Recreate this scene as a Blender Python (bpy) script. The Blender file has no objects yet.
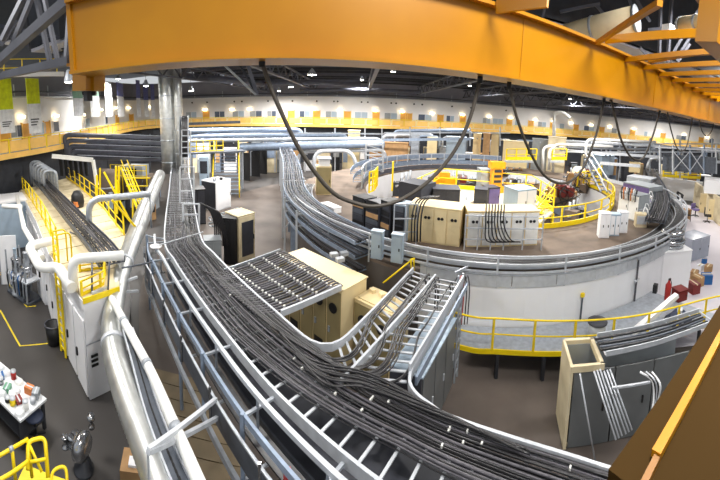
import bpy, bmesh, math, random
from mathutils import Vector, Matrix
random.seed(7)
sc = bpy.context.scene
COL = sc.collection

# ------------------------------------------------------------------ camera
F, YC, PITCH, ROLL, EYE = 345.0, 150.0, 0.118, 0.028, 8.5
def _w(x, y, z):
    c, s = math.cos(ROLL), math.sin(ROLL); x, z = x*c-z*s, x*s+z*c
    c, s = math.cos(PITCH), math.sin(PITCH)
    return Vector((x, y*c+z*s, -y*s+z*c))
cam = bpy.data.cameras.new('camera'); camo = bpy.data.objects.new('camera', cam); COL.objects.link(camo)
r_, u_, b_ = _w(1, 0, 0), _w(0, 0, 1), -_w(0, 1, 0)
camo.matrix_world = Matrix(((r_.x, u_.x, b_.x, 0), (r_.y, u_.y, b_.y, 0), (r_.z, u_.z, b_.z, EYE), (0, 0, 0, 1)))
cam.type = 'PANO'
cam.panorama_type = 'CENTRAL_CYLINDRICAL'
cam.central_cylindrical_range_u_min = -360/F
cam.central_cylindrical_range_u_max = 360/F
cam.central_cylindrical_range_v_min = -(480-YC)/F
cam.central_cylindrical_range_v_max = YC/F
cam.central_cylindrical_radius = 1.0
cam.clip_start = 0.05; cam.clip_end = 500
sc.camera = camo

# ------------------------------------------------------------------ world, light, exposure
wd = bpy.data.worlds.new('hall_ambient'); sc.world = wd; wd.use_nodes = True
bg = wd.node_tree.nodes['Background']; bg.inputs[0].default_value = (0.92, 0.96, 1.0, 1); bg.inputs[1].default_value = 0.6
sc.view_settings.view_transform = 'Standard'; sc.view_settings.look = 'None'
sc.view_settings.exposure = 0.06; sc.view_settings.gamma = 1.0; sc.view_settings.use_curve_mapping = False
LAMP_W = 1550.0      # watts of one high-bay lamp
sc.cycles.use_denoising = True
sc.cycles.max_bounces = 5; sc.cycles.diffuse_bounces = 3; sc.cycles.glossy_bounces = 3
sc.cycles.sample_clamp_indirect = 6.0

# ------------------------------------------------------------------ placing: from a sighting in the photo to a point of the hall
def ray(px, py):
    u = (px-360)/F
    return _w(math.sin(u), math.cos(u), -(py-YC)/F)
def at(px, py, z):
    d = ray(px, py); t = (z-EYE)/d.z
    return Vector((d.x*t, d.y*t, z))
def far(px, py, dist):
    d = ray(px, py); t = dist/math.hypot(d.x, d.y)
    return Vector((d.x*t, d.y*t, EYE+d.z*t))
def zat(p, py):
    """height above p (x, y) that is sighted at row py"""
    lo, hi = -5.0, 30.0
    for _ in range(40):
        m = (lo+hi)/2
        x, y, z = p[0], p[1], m-EYE
        c, s = math.cos(PITCH), math.sin(PITCH); y, z = y*c-z*s, y*s+z*c
        c, s = math.cos(ROLL), math.sin(ROLL); x, z = x*c+z*s, -x*s+z*c
        if YC-F*z/math.hypot(x, y) > py: lo = m
        else: hi = m
    return (lo+hi)/2

# ------------------------------------------------------------------ materials
def srgb(r, g, b):
    f = lambda c: (c/255/12.92) if c/255 <= 0.04045 else ((c/255+0.055)/1.055)**2.4
    return (f(r), f(g), f(b), 1)
MATS = {}
def mat(name, col, rough=0.5, metal=0.0, var=0.12, scale=3.0, bump=0.0, col2=None, emit=0, alpha=1, spec=None, stretch=None):
    m = bpy.data.materials.new(name); m.use_nodes = True
    nt = m.node_tree; b = nt.nodes['Principled BSDF']; c = srgb(*col)
    b.inputs['Roughness'].default_value = rough; b.inputs['Metallic'].default_value = metal
    if spec is not None: b.inputs['Specular IOR Level'].default_value = spec
    tc = nt.nodes.new('ShaderNodeTexCoord'); mp = nt.nodes.new('ShaderNodeMapping'); nz = nt.nodes.new('ShaderNodeTexNoise')
    nz.inputs['Scale'].default_value = scale; nz.inputs['Detail'].default_value = 5
    if stretch: mp.inputs['Scale'].default_value = stretch
    nt.links.new(tc.outputs['Object'], mp.inputs[0]); nt.links.new(mp.outputs[0], nz.inputs['Vector'])
    mx = nt.nodes.new('ShaderNodeMix'); mx.data_type = 'RGBA'
    mr = nt.nodes.new('ShaderNodeMapRange'); mr.inputs[1].default_value = 0.3; mr.inputs[2].default_value = 0.7
    nt.links.new(nz.outputs[0], mr.inputs[0]); nt.links.new(mr.outputs[0], mx.inputs[0])
    d = srgb(*col2) if col2 else tuple(x*(1-var*2.2) for x in c[:3])+(1,)
    mx.inputs[6].default_value = d; mx.inputs[7].default_value = c
    nt.links.new(mx.outputs[2], b.inputs['Base Color'])
    if bump:
        bp = nt.nodes.new('ShaderNodeBump'); bp.inputs['Strength'].default_value = bump; bp.inputs['Distance'].default_value = 0.02
        nt.links.new(nz.outputs[0], bp.inputs['Height']); nt.links.new(bp.outputs[0], b.inputs['Normal'])
    if emit:
        b.inputs['Emission Color'].default_value = c; b.inputs['Emission Strength'].default_value = emit
    if alpha < 1:
        b.inputs['Alpha'].default_value = alpha
    MATS[name] = m
    return m
M = MATS
mat('crane_yellow', (196, 134, 2), .34, 0, .10, .5, .0, col2=(174, 114, 2))
mat('crane_shade', (150, 98, 18), .5, 0, .1, .8)
mat('rail_yellow', (250, 218, 10), .42, 0, .05, 4)
mat('mezz_orange', (250, 200, 104), .5, 0, .08, 1.5)
mat('galv', (178, 184, 192), .42, .35, .12, 6)
mat('galv_pale', (202, 206, 212), .42, .22, .08, 5)
mat('galv_blue', (148, 163, 184), .45, .3, .12, 4)
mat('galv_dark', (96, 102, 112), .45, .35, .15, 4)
mat('duct_metal', (200, 202, 200), .36, .7, .12, 2.5)
mat('base_dark', (92, 86, 82), .6, 0, .12, 1)
mat('old_board', (134, 118, 92), .75, 0, .12, 2)
mat('cable_black', (34, 33, 36), .38, 0, .2, 8, spec=.7)
mat('cable_grey', (88, 86, 92), .42, 0, .2, 8)
mat('cable_tie', (225, 225, 220), .5)
mat('cream', (240, 219, 170), .45, 0, .05, 1.2)
mat('slate', (110, 113, 114), .45, .1, .08, 2)
mat('festoon', (74, 67, 58), .5, 0, .15, 6)
mat('cream_face', (164, 148, 104), .5, 0, .08, 1.2)  # cream darkened, shade under the cable mat put into the colour
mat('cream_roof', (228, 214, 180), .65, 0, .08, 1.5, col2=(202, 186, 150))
mat('white_paint', (242, 242, 244), .5, 0, .03, .8)
mat('white_wall', (240, 239, 238), .7, 0, .03, .5)
mat('white_pipe', (240, 240, 236), .4, 0, .04, 3)
mat('cabinet_blue', (172, 190, 206), .4, .1, .06, 2)
mat('cabinet_grey', (160, 166, 170), .45, .1, .08, 2)
mat('cabinet_dark', (66, 68, 76), .45, .1, .12, 3)
mat('charcoal_box', (62, 64, 72), .5, 0, .1, 3)
mat('black', (24, 24, 26), .5, 0, .1, 4)
mat('dark_steel', (58, 60, 66), .55, .3, .15, 2)
mat('upper_cladding', (150, 150, 160), .8, 0, .1, .4)
mat('truss_grey', (96, 98, 108), .5, .3, .12, 2)
mat('roof_deck', (196, 196, 208), .8, 0, .12, .3)
mat('floor_dark', (64, 60, 58), .5, 0, .15, .35, .05, col2=(50, 47, 45))
mat('floor_brown', (116, 106, 99), .55, 0, .2, .35, .05, col2=(80, 73, 68), spec=.25)
mat('floor_pale', (214, 208, 214), .5, 0, .06, .4)
mat('concrete', (124, 109, 96), .7, 0, .12, .8, .1, col2=(92, 81, 72), spec=.2)
mat('line_yellow', (226, 200, 30), .6)
mat('orange_machine', (232, 160, 20), .45)
mat('red', (176, 40, 34), .5)
mat('maroon', (126, 36, 32), .5)
mat('blue_bin', (30, 96, 160), .5)
mat('cardboard', (186, 146, 100), .8)
mat('wood_door', (236, 172, 70), .5, 0, .1, 2)
mat('glass_dark', (92, 104, 124), .15, 0, .1, 1)
mat('banner_lime', (214, 226, 20), .7, 0, .15, 3)
mat('banner_green', (116, 170, 140), .7, 0, .15, 3)
mat('banner_blue', (120, 126, 190), .7, 0, .15, 3)
mat('banner_white', (236, 238, 240), .7)
mat('print_dark', (90, 92, 98), .7)
mat('purple_box', (120, 104, 160), .5)
mat('clear_plastic', (200, 206, 220), .2, 0, .05, 2, alpha=.55)
mat('lamp_glow', (255, 250, 236), .4, emit=30)
mat('glow_warm', (255, 228, 180), .4, emit=14)
mat('steel_shiny', (200, 202, 206), .22, .95, .2, 6)
mat('crane_shaded_brown', (60, 42, 14), .85, 0, .08, 1.0, spec=.1)  # crane yellow lying in shade, the darkness put into the colour
mat('navy', (44, 54, 78), .6)
mat('skin_orange', (214, 130, 70), .6)

# ------------------------------------------------------------------ mesh helpers
class MB:
    def __init__(s): s.v = []; s.f = []; s.sm = []
    def _add(s, vs, fs, smooth=False):
        o = len(s.v); s.v += [tuple(x) for x in vs]; s.f += [tuple(i+o for i in q) for q in fs]; s.sm += [smooth]*len(fs); return s
    def box(s, c, d, rz=0.0):
        hx, hy, hz = d[0]/2, d[1]/2, d[2]/2; co, si = math.cos(rz), math.sin(rz)
        vs = []
        for z in (-hz, hz):
            for x, y in ((-hx, -hy), (hx, -hy), (hx, hy), (-hx, hy)):
                vs.append((c[0]+x*co-y*si, c[1]+x*si+y*co, c[2]+z))
        return s._add(vs, [(3, 2, 1, 0), (4, 5, 6, 7), (0, 1, 5, 4), (1, 2, 6, 5), (2, 3, 7, 6), (3, 0, 4, 7)])
    def bx(s, x0, x1, y0, y1, z0, z1): return s.box(((x0+x1)/2, (y0+y1)/2, (z0+z1)/2), (x1-x0, y1-y0, z1-z0))
    def bar(s, a, b, w, h):
        a, b = Vector(a), Vector(b); d = (b-a)
        if d.length < 1e-6: return s
        d.normalize(); up = Vector((0, 0, 1))
        if abs(d.z) > .97: up = Vector((0, 1, 0))
        r = d.cross(up).normalized(); u = r.cross(d).normalized()
        vs = []
        for p in (a, b):
            for i, j in ((-1, -1), (1, -1), (1, 1), (-1, 1)): vs.append(p+r*(i*w/2)+u*(j*h/2))
        return s._add(vs, [(0, 1, 2, 3), (7, 6, 5, 4), (4, 5, 1, 0), (5, 6, 2, 1), (6, 7, 3, 2), (7, 4, 0, 3)])
    def tube(s, path, r, n=8, cap=True):
        path = [Vector(p) for p in path]; m = len(path); vs = []; fs = []; prev = None
        for i, p in enumerate(path):
            d = (path[min(i+1, m-1)]-path[max(i-1, 0)])
            if d.length < 1e-7: d = Vector((0, 0, 1))
            d.normalize()
            if prev is None:
                up = Vector((0, 0, 1)) if abs(d.z) < .95 else Vector((1, 0, 0))
                x = d.cross(up).normalized()
            else:
                x = (prev-d*prev.dot(d)); x = x.normalized() if x.length > 1e-6 else d.orthogonal().normalized()
            prev = x; y = d.cross(x)
            rr = r(i) if callable(r) else r
            for k in range(n):
                t = 2*math.pi*k/n; vs.append(p+x*(math.cos(t)*rr)+y*(math.sin(t)*rr))
        for i in range(m-1):
            for k in range(n):
                a = i*n+k; b = i*n+(k+1) % n; fs.append((a, b, b+n, a+n))
        s._add(vs, fs, True)
        if cap:
            o = len(s.v)-m*n
            s.f.append(tuple(o+k for k in range(n-1, -1, -1))); s.sm.append(False)
            s.f.append(tuple(o+(m-1)*n+k for k in range(n))); s.sm.append(False)
        return s
    def cyl(s, a, b, r, n=12): return s.tube([a, b], r, n)
    def sweep(s, path, prof, closed=False, cap=True):
        """prof: list of (sideways to the right, up) swept along a path"""
        path = [Vector(p) for p in path]; m = len(path); k = len(prof); vs = []; fs = []
        for i, p in enumerate(path):
            if closed: d = path[(i+1) % m]-path[i-1]
            else: d = path[min(i+1, m-1)]-path[max(i-1, 0)]
            d.z = 0; d.normalize(); r = Vector((d.y, -d.x, 0))
            for a, b in prof: vs.append(p+r*a+Vector((0, 0, b)))
        for i in range(m if closed else m-1):
            j = (i+1) % m
            for q in range(k):
                q2 = (q+1) % k; fs.append((i*k+q, i*k+q2, j*k+q2, j*k+q))
        s._add(vs, fs)
        if cap and not closed:
            o = len(s.v)-m*k
            s.f.append(tuple(o+q for q in range(k-1, -1, -1))); s.sm.append(False)
            s.f.append(tuple(o+(m-1)*k+q for q in range(k))); s.sm.append(False)
        return s
    def rect(s, path, w, z0, z1, off=0.0, closed=False):
        return s.sweep(path, [(off-w/2, z0), (off+w/2, z0), (off+w/2, z1), (off-w/2, z1)], closed)
    def prism(s, poly, z0, z1):
        n = len(poly); vs = [(p[0], p[1], z0) for p in poly]+[(p[0], p[1], z1) for p in poly]
        ar = sum(poly[i][0]*poly[(i+1) % n][1]-poly[(i+1) % n][0]*poly[i][1] for i in range(n))
        fs = [tuple(range(n-1, -1, -1)), tuple(range(n, 2*n))]+[(i, (i+1) % n, (i+1) % n+n, i+n) for i in range(n)]
        if ar < 0: fs = [tuple(reversed(q)) for q in fs]
        return s._add(vs, fs)
    def lathe(s, c, prof, n=14, smooth=True):
        vs = []; fs = []; k = len(prof)
        for i in range(n):
            t = 2*math.pi*i/n
            for r, z in prof: vs.append((c[0]+r*math.cos(t), c[1]+r*math.sin(t), c[2]+z))
        for i in range(n):
            j = (i+1) % n
            for q in range(k-1): fs.append((i*k+q, j*k+q, j*k+q+1, i*k+q+1))
        return s._add(vs, fs, smooth)
    def mesh(s, name, m):
        me = bpy.data.meshes.new(name); me.from_pydata(s.v, [], s.f)
        me.polygons.foreach_set('use_smooth', s.sm)
        me.materials.append(M[m] if isinstance(m, str) else m); me.update()
        return me
    def build(s, name, m, parent=None, loc=None, rz=None):
        o = bpy.data.objects.new(name, s.mesh(name, m)); COL.objects.link(o)
        if parent is not None: o.parent = parent
        if loc is not None: o.location = loc
        if rz is not None: o.rotation_euler = (0, 0, rz)
        return o
def tag(o, label, cat, group=None, kind=None):
    o['label'] = label; o['category'] = cat
    if group: o['group'] = group
    if kind: o['kind'] = kind
    return o
def struct(o): o['kind'] = 'structure'; return o
def thing(name, label, cat, loc=(0, 0, 0), rz=0.0, group=None):
    o = bpy.data.objects.new(name, None); COL.objects.link(o); o.empty_display_size = .2
    o.location = loc; o.rotation_euler = (0, 0, rz)
    return tag(o, label, cat, group)
def piece(name, me, parent, loc, rot=(0, 0, 0), scale=(1, 1, 1)):
    o = bpy.data.objects.new(name, me); COL.objects.link(o); o.parent = parent
    o.location = loc; o.rotation_euler = rot; o.scale = scale
    return o
def copy_tree(o, parent=None):
    c = o.copy(); COL.objects.link(c)
    if parent is not None: c.parent = parent
    for ch in list(o.children): copy_tree(ch, c)
    return c
def spline(pts, n):
    """n points evenly along a smooth curve through pts"""
    pts = [Vector(p) for p in pts]; P = [pts[0]*2-pts[1]]+pts+[pts[-1]*2-pts[-2]]; out = []
    for i in range(1, len(P)-2):
        for k in range(24):
            t = k/24; a, b, c, d = P[i-1], P[i], P[i+1], P[i+2]
            out.append(.5*((2*b)+(c-a)*t+(2*a-5*b+4*c-d)*t*t+(3*b-a-3*c+d)*t**3))
    out.append(pts[-1]); return even(out, n)
def even(out, n):
    out = [Vector(p) for p in out]; L = [0]
    for i in range(1, len(out)): L.append(L[-1]+(out[i]-out[i-1]).length)
    res = []; j = 0
    for k in range(n):
        t = L[-1]*k/(n-1)
        while j < len(L)-2 and L[j+1] < t: j += 1
        q = (t-L[j])/max(1e-9, L[j+1]-L[j]); res.append(out[j].lerp(out[j+1], min(1, max(0, q))))
    return res
def length(path): return sum((Vector(path[i+1])-Vector(path[i])).length for i in range(len(path)-1))
def shift(path, off, dz=0.0):
    """path moved sideways to its right by off"""
    path = [Vector(p) for p in path]; m = len(path); out = []
    for i, p in enumerate(path):
        d = path[min(i+1, m-1)]-path[max(i-1, 0)]; d.z = 0; d.normalize()
        out.append(p+Vector((d.y, -d.x, 0))*off+Vector((0, 0, dz)))
    return out
def fillet(pts, r, k=6):
    """polyline with rounded corners"""
    pts = [Vector(p) for p in pts]; out = [pts[0]]
    for i in range(1, len(pts)-1):
        a, b, c = pts[i-1], pts[i], pts[i+1]
        ra = min(r, (a-b).length*.49); rc = min(r, (c-b).length*.49)
        p, q = b+(a-b).normalized()*ra, b+(c-b).normalized()*rc
        for j in range(k+1):
            t = j/k; out.append(p*(1-t)**2+b*(2*t*(1-t))+q*t*t)
    out.append(pts[-1]); return out
UNIT = {}
def unit_box(m):
    if m not in UNIT: UNIT[m] = MB().box((0, 0, 0), (1, 1, 1)).mesh('piece_box', m)
    return UNIT[m]
def stick(name, m, parent, a, b, w, h):
    """one bar-shaped piece, sharing its mesh with the others of its material; for parents that stand at the origin"""
    a, b = Vector(a), Vector(b); d = b-a; L = d.length
    o = bpy.data.objects.new(name, unit_box(m)); COL.objects.link(o); o.parent = parent
    o.location = (a+b)/2; o.rotation_euler = d.to_track_quat('X', 'Z').to_euler(); o.scale = (L, w, h)
    return o

C = Vector((9.8, 24.3, 0)); RO = 14.5       # the ring: centre and outer radius
def pol(r, deg, z=0.0, c=None):
    c = c or C; t = math.radians(deg); return Vector((c.x+r*math.cos(t), c.y+r*math.sin(t), z))
def arc(r, d0, d1, n, z=0.0, c=None): return [pol(r, d0+(d1-d0)*i/(n-1), z, c) for i in range(n)]

# ladder tray: two side rails and rungs between them
def ladder_tray(name, label, path, width, group=None, rail_h=.12, step=.32, mt='galv', rung_w=.05, cat='cable tray', rung_m=None, rungs=True, rail_w=.035):
    t = thing(name, label, cat, group=group)
    for s in (-1, 1):
        MB().rect(path, rail_w, -rail_h/2, rail_h/2, s*width/2).build('side_rail', mt, t)
    if rungs:
        n = max(2, int(length(path)/step)); ev = even(path, n)
        A = shift(ev, -width/2); B = shift(ev, width/2)
        for a, b in zip(A, B): stick('rung', rung_m or mt, t, a+Vector((0, 0, -rail_h*.3)), b+Vector((0, 0, -rail_h*.3)), rung_w, .03)
    return t
def cable(name, label, path, r, group=None, mt='cable_black', n=6, cat='cable'):
    return tag(MB().tube(path, r, n).build(name, mt), label, cat, group)
def railing(name, label, path, h=1.07, step=1.6, mt='rail_yellow', mids=(.5,), toe=.12, r=.025, group=None, cat='railing', toe_w=.02, post_m=None):
    t = thing(name, label, cat, group=group)
    path = [Vector(p) for p in path]
    MB().tube(shift(path, 0, h), r, 6).build('top_rail', mt, t)
    for k in mids: MB().tube(shift(path, 0, h*k), r*.85, 6).build('mid_rail', mt, t)
    if toe: MB().rect(path, toe_w, 0, toe).build('toe_board', mt, t)
    n = max(2, int(round(length(path)/step))+1)
    for p in even(path, n): stick('post', post_m or mt, t, p, p+Vector((0, 0, h)), r*2, r*2)
    return t

# ================================================================== floors
struct(MB().bx(-75, 95, -14, 80, -.3, 0).build('floor', 'floor_dark'))
yard = [pol(22.8, d) for d in range(0, 360, 5)]
struct(MB().prism(yard, 0, .012).build('floor_yard', 'floor_brown'))
lab = [at(650, 246, 0), at(672, 200, 0), at(720, 215, 0), at(735, 300, 0), at(700, 345, 0), at(640, 350, 0)]
struct(MB().prism([(p.x, p.y) for p in lab], .012, .03).build('floor_lab', 'floor_pale'))
for i, pts in enumerate([[(0, 310), (20, 346), (52, 343)], [(0, 272), (27, 307), (36, 306)], [(0, 247), (14, 247), (0, 275)]]):
    struct(MB().rect([at(a, b, 0) for a, b in pts], .07, .001, .008).build('trim_%d' % (i+1), 'line_yellow'))

# ================================================================== the ring: walls and roof
HC = Vector((10.3, 25.5, 0)); RH = 9.8; ZR = 2.5
wr = MB().rect(arc(RO-.2, 239, 420, 60), .4, 0, ZR).build('wall_ring_outer', 'white_paint'); struct(wr)
struct(MB().rect(arc(RO-.2, 60, 239, 60), .4, 0, ZR).build('wall_ring_left', 'base_dark'))
wi = MB().rect(arc(RH+.15, 0, 360-5, 72, 0, HC), .3, 0, ZR, closed=True).build('wall_ring_inner', 'white_paint'); struct(wi)
# roof slab between the two circles
m_ = MB(); A = arc(RO, 0, 355, 72, ZR); B = arc(RH, 0, 355, 72, ZR, HC)
vs = [*A, *B, *[p+Vector((0, 0, .1)) for p in A], *[p+Vector((0, 0, .1)) for p in B]]; fs = []
for i in range(72):
    j = (i+1) % 72
    fs += [(i, 72+i, 72+j, j), (144+i, 144+j, 216+j, 216+i), (i, j, 144+j, 144+i), (72+i, 216+i, 216+j, 72+j)]
m_._add(vs, fs); struct(m_.build('floor_ring_roof', 'concrete'))
ZT = ZR+.1
struct(MB().prism([pol(RH-.1, d, 0, HC) for d in range(0, 360, 6)], .012, .03).build('floor_pit', 'base_dark'))
# grey skirt above the white wall
sk = thing('ring_skirt', 'pale galvanised skirt band running round the top of the white ring wall', 'skirt')
for k in range(20):
    a0 = 239+k*6.6
    MB().rect(arc(RO+.03, a0, a0+6.5, 5), .03, ZR-.02, ZR+.42).build('panel', 'galv_pale', sk)
MB().rect(arc(RO+.05, 239, 373, 60), .06, ZR+.42, ZR+.46).build('cap_rail', 'galv', sk)

# ================================================================== mezzanine and hall walls
EDGE = [(-17.5, -2), (-20, 6), (-21.4, 12.3), (-22.3, 18), (-26, 28), (-31, 39), (-31, 47), (-20, 51.5), (-5, 52), (10, 53), (25, 55), (36, 54), (48, 51), (58, 45), (66, 36), (71, 18)]
EDGE = [Vector((x, y, 6.0)) for x, y in EDGE]
EP = spline(EDGE, 90)
WALLP = shift(EP, -2.3)
struct(MB().sweep(EP, [(-2.4, -.3), (0, -.3), (0, 0), (-2.4, 0)]).build('floor_mezzanine', 'cabinet_grey'))
struct(MB().rect([p-Vector((0, 0, 6)) for p in shift(EP, -1.2)], .2, 0, 5.7).build('wall_lower', 'dark_steel'))
wall_back = struct(MB().rect(WALLP, .2, 0, 4.3).build('wall_back', 'white_wall'))
struct(MB().rect(shift(WALLP, -.4), .2, 4.3, 7.0).build('wall_upper', 'upper_cladding'))
def hit(px, path):
    best = None
    for i in range(len(path)-1):
        for k in range(10):
            p = path[i].lerp(path[i+1], k/10); c, s = math.cos(PITCH), math.sin(PITCH)
            x, y, z = p.x, p.y, p.z-EYE; y, z = y*c-z*s, y*s+z*c
            x = x*math.cos(ROLL)+z*math.sin(ROLL)
            q = 360+F*math.atan2(x, y); d = path[i+1]-path[i]
            if best is None or abs(q-px) < best[0]: best = (abs(q-px), p.copy(), math.atan2(d.y, d.x))
    return best[1], best[2]
# railing in lengths
N = len(EP); k = 0; seg = 9; nr = 0
RWORD = ['beside the lime banners on the left', 'under the green banners', 'below the blue banners', 'left of the silver riser duct', 'behind the riser duct', 'above the yellow stair', 'above the cream vent cabinet', 'at the middle of the far wall', 'right of the middle of the far wall', 'behind the second hanging cable', 'behind the third hanging cable', 'at the far right end of the hall']
while k < N-1:
    path = EP[k:min(N, k+seg+1)]
    if len(path) > 1:
        t = thing('mezzanine_railing', 'orange gallery railing with infill panels ' + RWORD[min(nr, 11)], 'railing', group='gallery railing lengths')
        MB().tube(shift(path, .05, 1.1), .05, 6).build('top_rail', 'rail_yellow', t)
        MB().rect(path, .04, -.32, .1, .06).build('toe_board', 'mezz_orange', t)
        for i in range(len(path)-1):
            a, b = path[i], path[i+1]
            stick('post', 'rail_yellow', t, a, a+Vector((0, 0, 1.1)), .08, .08)
            g = (b-a)*.06
            MB().rect([a+g, b-g], .02, .18, .98).build('panel', 'mezz_orange', t)
        nr += 1
    k += seg
# doors, windows and wall lamps of the gallery
random.seed(3)
doors = [7, 28, 48, 118, 132, 206, 291, 317, 347, 376, 403, 408, 440, 462, 509, 530, 552, 575, 601, 632, 662, 700]
for i, px in enumerate(doors):
    p, a = hit(px, shift(EP, -2.15))
    d = struct(MB().bx(-.48, .48, -.05, .05, 0, 2.1).build('door_%d' % (i+1), 'wood_door', None, (p.x, p.y, 6.0), a))
    MB().bx(-.58, -.48, -.08, .08, 0, 2.2).build('door_frame', 'mezz_orange', d)
    MB().bx(.48, .58, -.08, .08, 0, 2.2).build('door_frame', 'mezz_orange', d)
    MB().bx(.3, .4, -.1, .1, 1.0, 1.06).build('door_handle', 'galv', d)
wins = [18, 41, 60, 88, 108, 192, 220, 238, 256, 272, 304, 331, 361, 390, 424, 450, 486, 497, 519, 541, 563, 588, 616, 647, 680, 713]
for i, px in enumerate(wins):
    p, a = hit(px, shift(EP, -2.15)); w = .7+.5*random.random()
    d = struct(MB().bx(-w, w, -.05, .05, 1.0, 2.1).build('window_%d' % (i+1), 'white_paint', None, (p.x, p.y, 6.0), a))
    MB().bx(-w+.08, -.03, -.07, .07, 1.08, 2.02).build('pane', random.choice(['glass_dark', 'cabinet_blue', 'cabinet_grey']), d)
    MB().bx(.03, w-.08, -.07, .07, 1.08, 2.02).build('pane', random.choice(['glass_dark', 'cabinet_blue', 'white_wall']), d)
lamps = [(25, 117), (58, 116), (85, 115), (103, 110), (117, 108), (130, 108), (150, 107), (205, 110), (232, 110), (250, 110), (287, 110), (313, 112), (340, 112), (375, 113), (401, 115), (432, 116), (462, 118), (488, 119), (510, 118), (535, 120), (552, 121), (570, 124), (590, 125), (609, 127), (633, 130), (658, 132), (683, 135), (706, 138)]
for i, (px, py) in enumerate(lamps):
    p, a = hit(px, shift(EP, -1.95))
    z = max(8.3, min(9.3, zat(p, py)))
    t = thing('wall_lamp', 'small glowing wall lamp on the white gallery wall', 'lamp', (p.x, p.y, z), a, group='gallery wall lamps')
    MB().bx(-.2, .2, .04, .2, -.06, .06).build('bracket', 'galv', t)
    MB().bx(-.32, .32, -.08, .04, -.1, .12).build('glow_panel', 'glow_warm', t)
# dark round speakers high on the wall
for i, px in enumerate([193, 208, 235, 242, 268, 292, 316, 333, 337, 361, 367, 390, 395, 413, 421, 451, 470, 505]):
    p, a = hit(px, shift(EP, -2.12))
    t = tag(MB().cyl((0, -.15, 0), (0, .15, 0), .13, 8).build('wall_speaker', 'black', None, (p.x, p.y, 9.6), a), 'small round black speaker high on the gallery wall', 'speaker', 'gallery wall speakers')
# pipes along the top of the wall
for i, (z, r) in enumerate([(10.35, .07), (10.75, .1)]):
    t = thing('wall_pipe', ['thin pale pipe running along the top of the gallery wall', 'thick grey pipe just under the roof above the gallery wall'][i], 'pipe')
    MB().tube([p+Vector((0, 0, z-6)) for p in shift(EP, -1.9)], r, 6).build('pipe_run', ['galv_pale', 'truss_grey'][i], t)
    for q in even(shift(EP, -1.9), 40): stick('hanger', 'galv_pale', t, q+Vector((0, 0, z-6)), q+Vector((0, 0, z-5.4)), .08, .08)

# banners on the left gallery
BN = [(3, 18, 78, 110, 'banner_lime', 'lime green banner with a white foot nearest the left edge'), (31, 44, 78, 104, 'banner_lime', 'second lime green banner with a white foot'),
      (76, 85, 86, 98, 'banner_green', 'sea green banner with a white foot under the crane end truck'), (93, 101, 86, 96, 'banner_green', 'pale sea green banner right of the crane end truck'),
      (107, 114, 81, 83, 'banner_white', 'plain white gallery banner left of the blue ones'), (119, 125, 82, 96, 'banner_blue', 'lavender topped banner beside the plain white one'),
      (138, 142, 80, 98, 'banner_blue', 'narrow lavender banner, first of the three by the riser'), (145, 149, 83, 100, 'banner_blue', 'narrow lavender banner, middle of the three by the riser'), (152, 156, 84, 100, 'banner_blue', 'narrow lavender banner closest to the silver riser duct')]
for a0, a1, t0, t1, mt, lb in BN:
    p0, _ = hit(a0, shift(EP, .35)); p1, _ = hit(a1, shift(EP, .35))
    yb = 124 if a0 < 60 else 117
    z0, z1, z2 = zat(p0, t0), zat(p0, t1), zat(p0, yb if a0 > 60 else 134)
    d = p1-p0; L = max(.5, math.hypot(d.x, d.y)); a = math.atan2(d.y, d.x)
    t = thing('gallery_banner', lb, 'banner', (p0.x, p0.y, z2), a, group='gallery banners')
    MB().bx(0, L, -.02, .02, z1-z2, z0-z2).build('printed_top', mt, t)
    MB().bx(0, L, -.02, .02, 0, z1-z2).build('white_foot', 'banner_white', t)
    MB().cyl((-.1, 0, z0-z2), (L+.1, 0, z0-z2), .03, 6).build('hanging_rod', 'galv', t)
    if a0 < 60:
        for j in range(3): MB().bx(L*.15, L*(.8-.1*j), -.026, .026, (z1-z2)*(.45-.09*j), (z1-z2)*(.5-.09*j)).build('print_line', 'print_dark', t)

# ================================================================== ceiling
ceil = struct(MB().bx(-19, 90, 14, 75, 12.9, 13.1).build('ceiling', 'roof_deck'))
ceil2 = struct(MB().bx(-60, -19, -5, 75, 17.5, 17.7).build('ceiling_high', 'dark_steel'))
struct(MB().bx(-19.2, -19, 14, 75, 13.0, 17.6).build('wall_step', 'dark_steel'))
for i in range(14):
    y = 16+i*2.9
    b = MB(); b.bx(-18.8, 88, y-.12, y+.12, 12.86, 12.92); b.bx(-18.8, 88, y-.02, y+.02, 12.5, 12.86); b.bx(-18.8, 88, y-.12, y+.12, 12.44, 12.5)
    b.build('purlin', 'dark_steel' if i % 3 else 'truss_grey', ceil)
for i in range(12):
    x = -15+i*8
    b = MB(); b.bar((x, 16, 12.3), (x, 74, 12.3), .3, .12); b.bar((x, 16, 11.2), (x, 74, 11.2), .3, .12); b.build('truss_chord', 'truss_grey', ceil)
    b = MB()
    for j in range(19): b.bar((x, 16+j*3, 12.3), (x, 17.5+j*3, 11.2), .1, .1); b.bar((x, 17.5+j*3, 11.2), (x, 19+j*3, 12.3), .1, .1)
    b.build('truss_web', 'truss_grey', ceil)
# big pipes under the roof, left of centre
for i, (px0, py0, px1, py1, d0, d1, r) in enumerate([(182, 76, 262, 84, 34, 40, .35), (270, 82, 360, 84, 40, 42, .3), (300, 90, 420, 92, 46, 46, .25)]):
    t = tag(MB().tube([far(px0, py0, d0), far(px1, py1, d1)], r, 10).build('roof_duct', 'truss_grey'), ['grey round duct under the roof right of the riser', 'grey round duct under the roof behind the bright lamp', 'thin grey duct under the roof above the far gallery'][i], 'duct')
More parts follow.
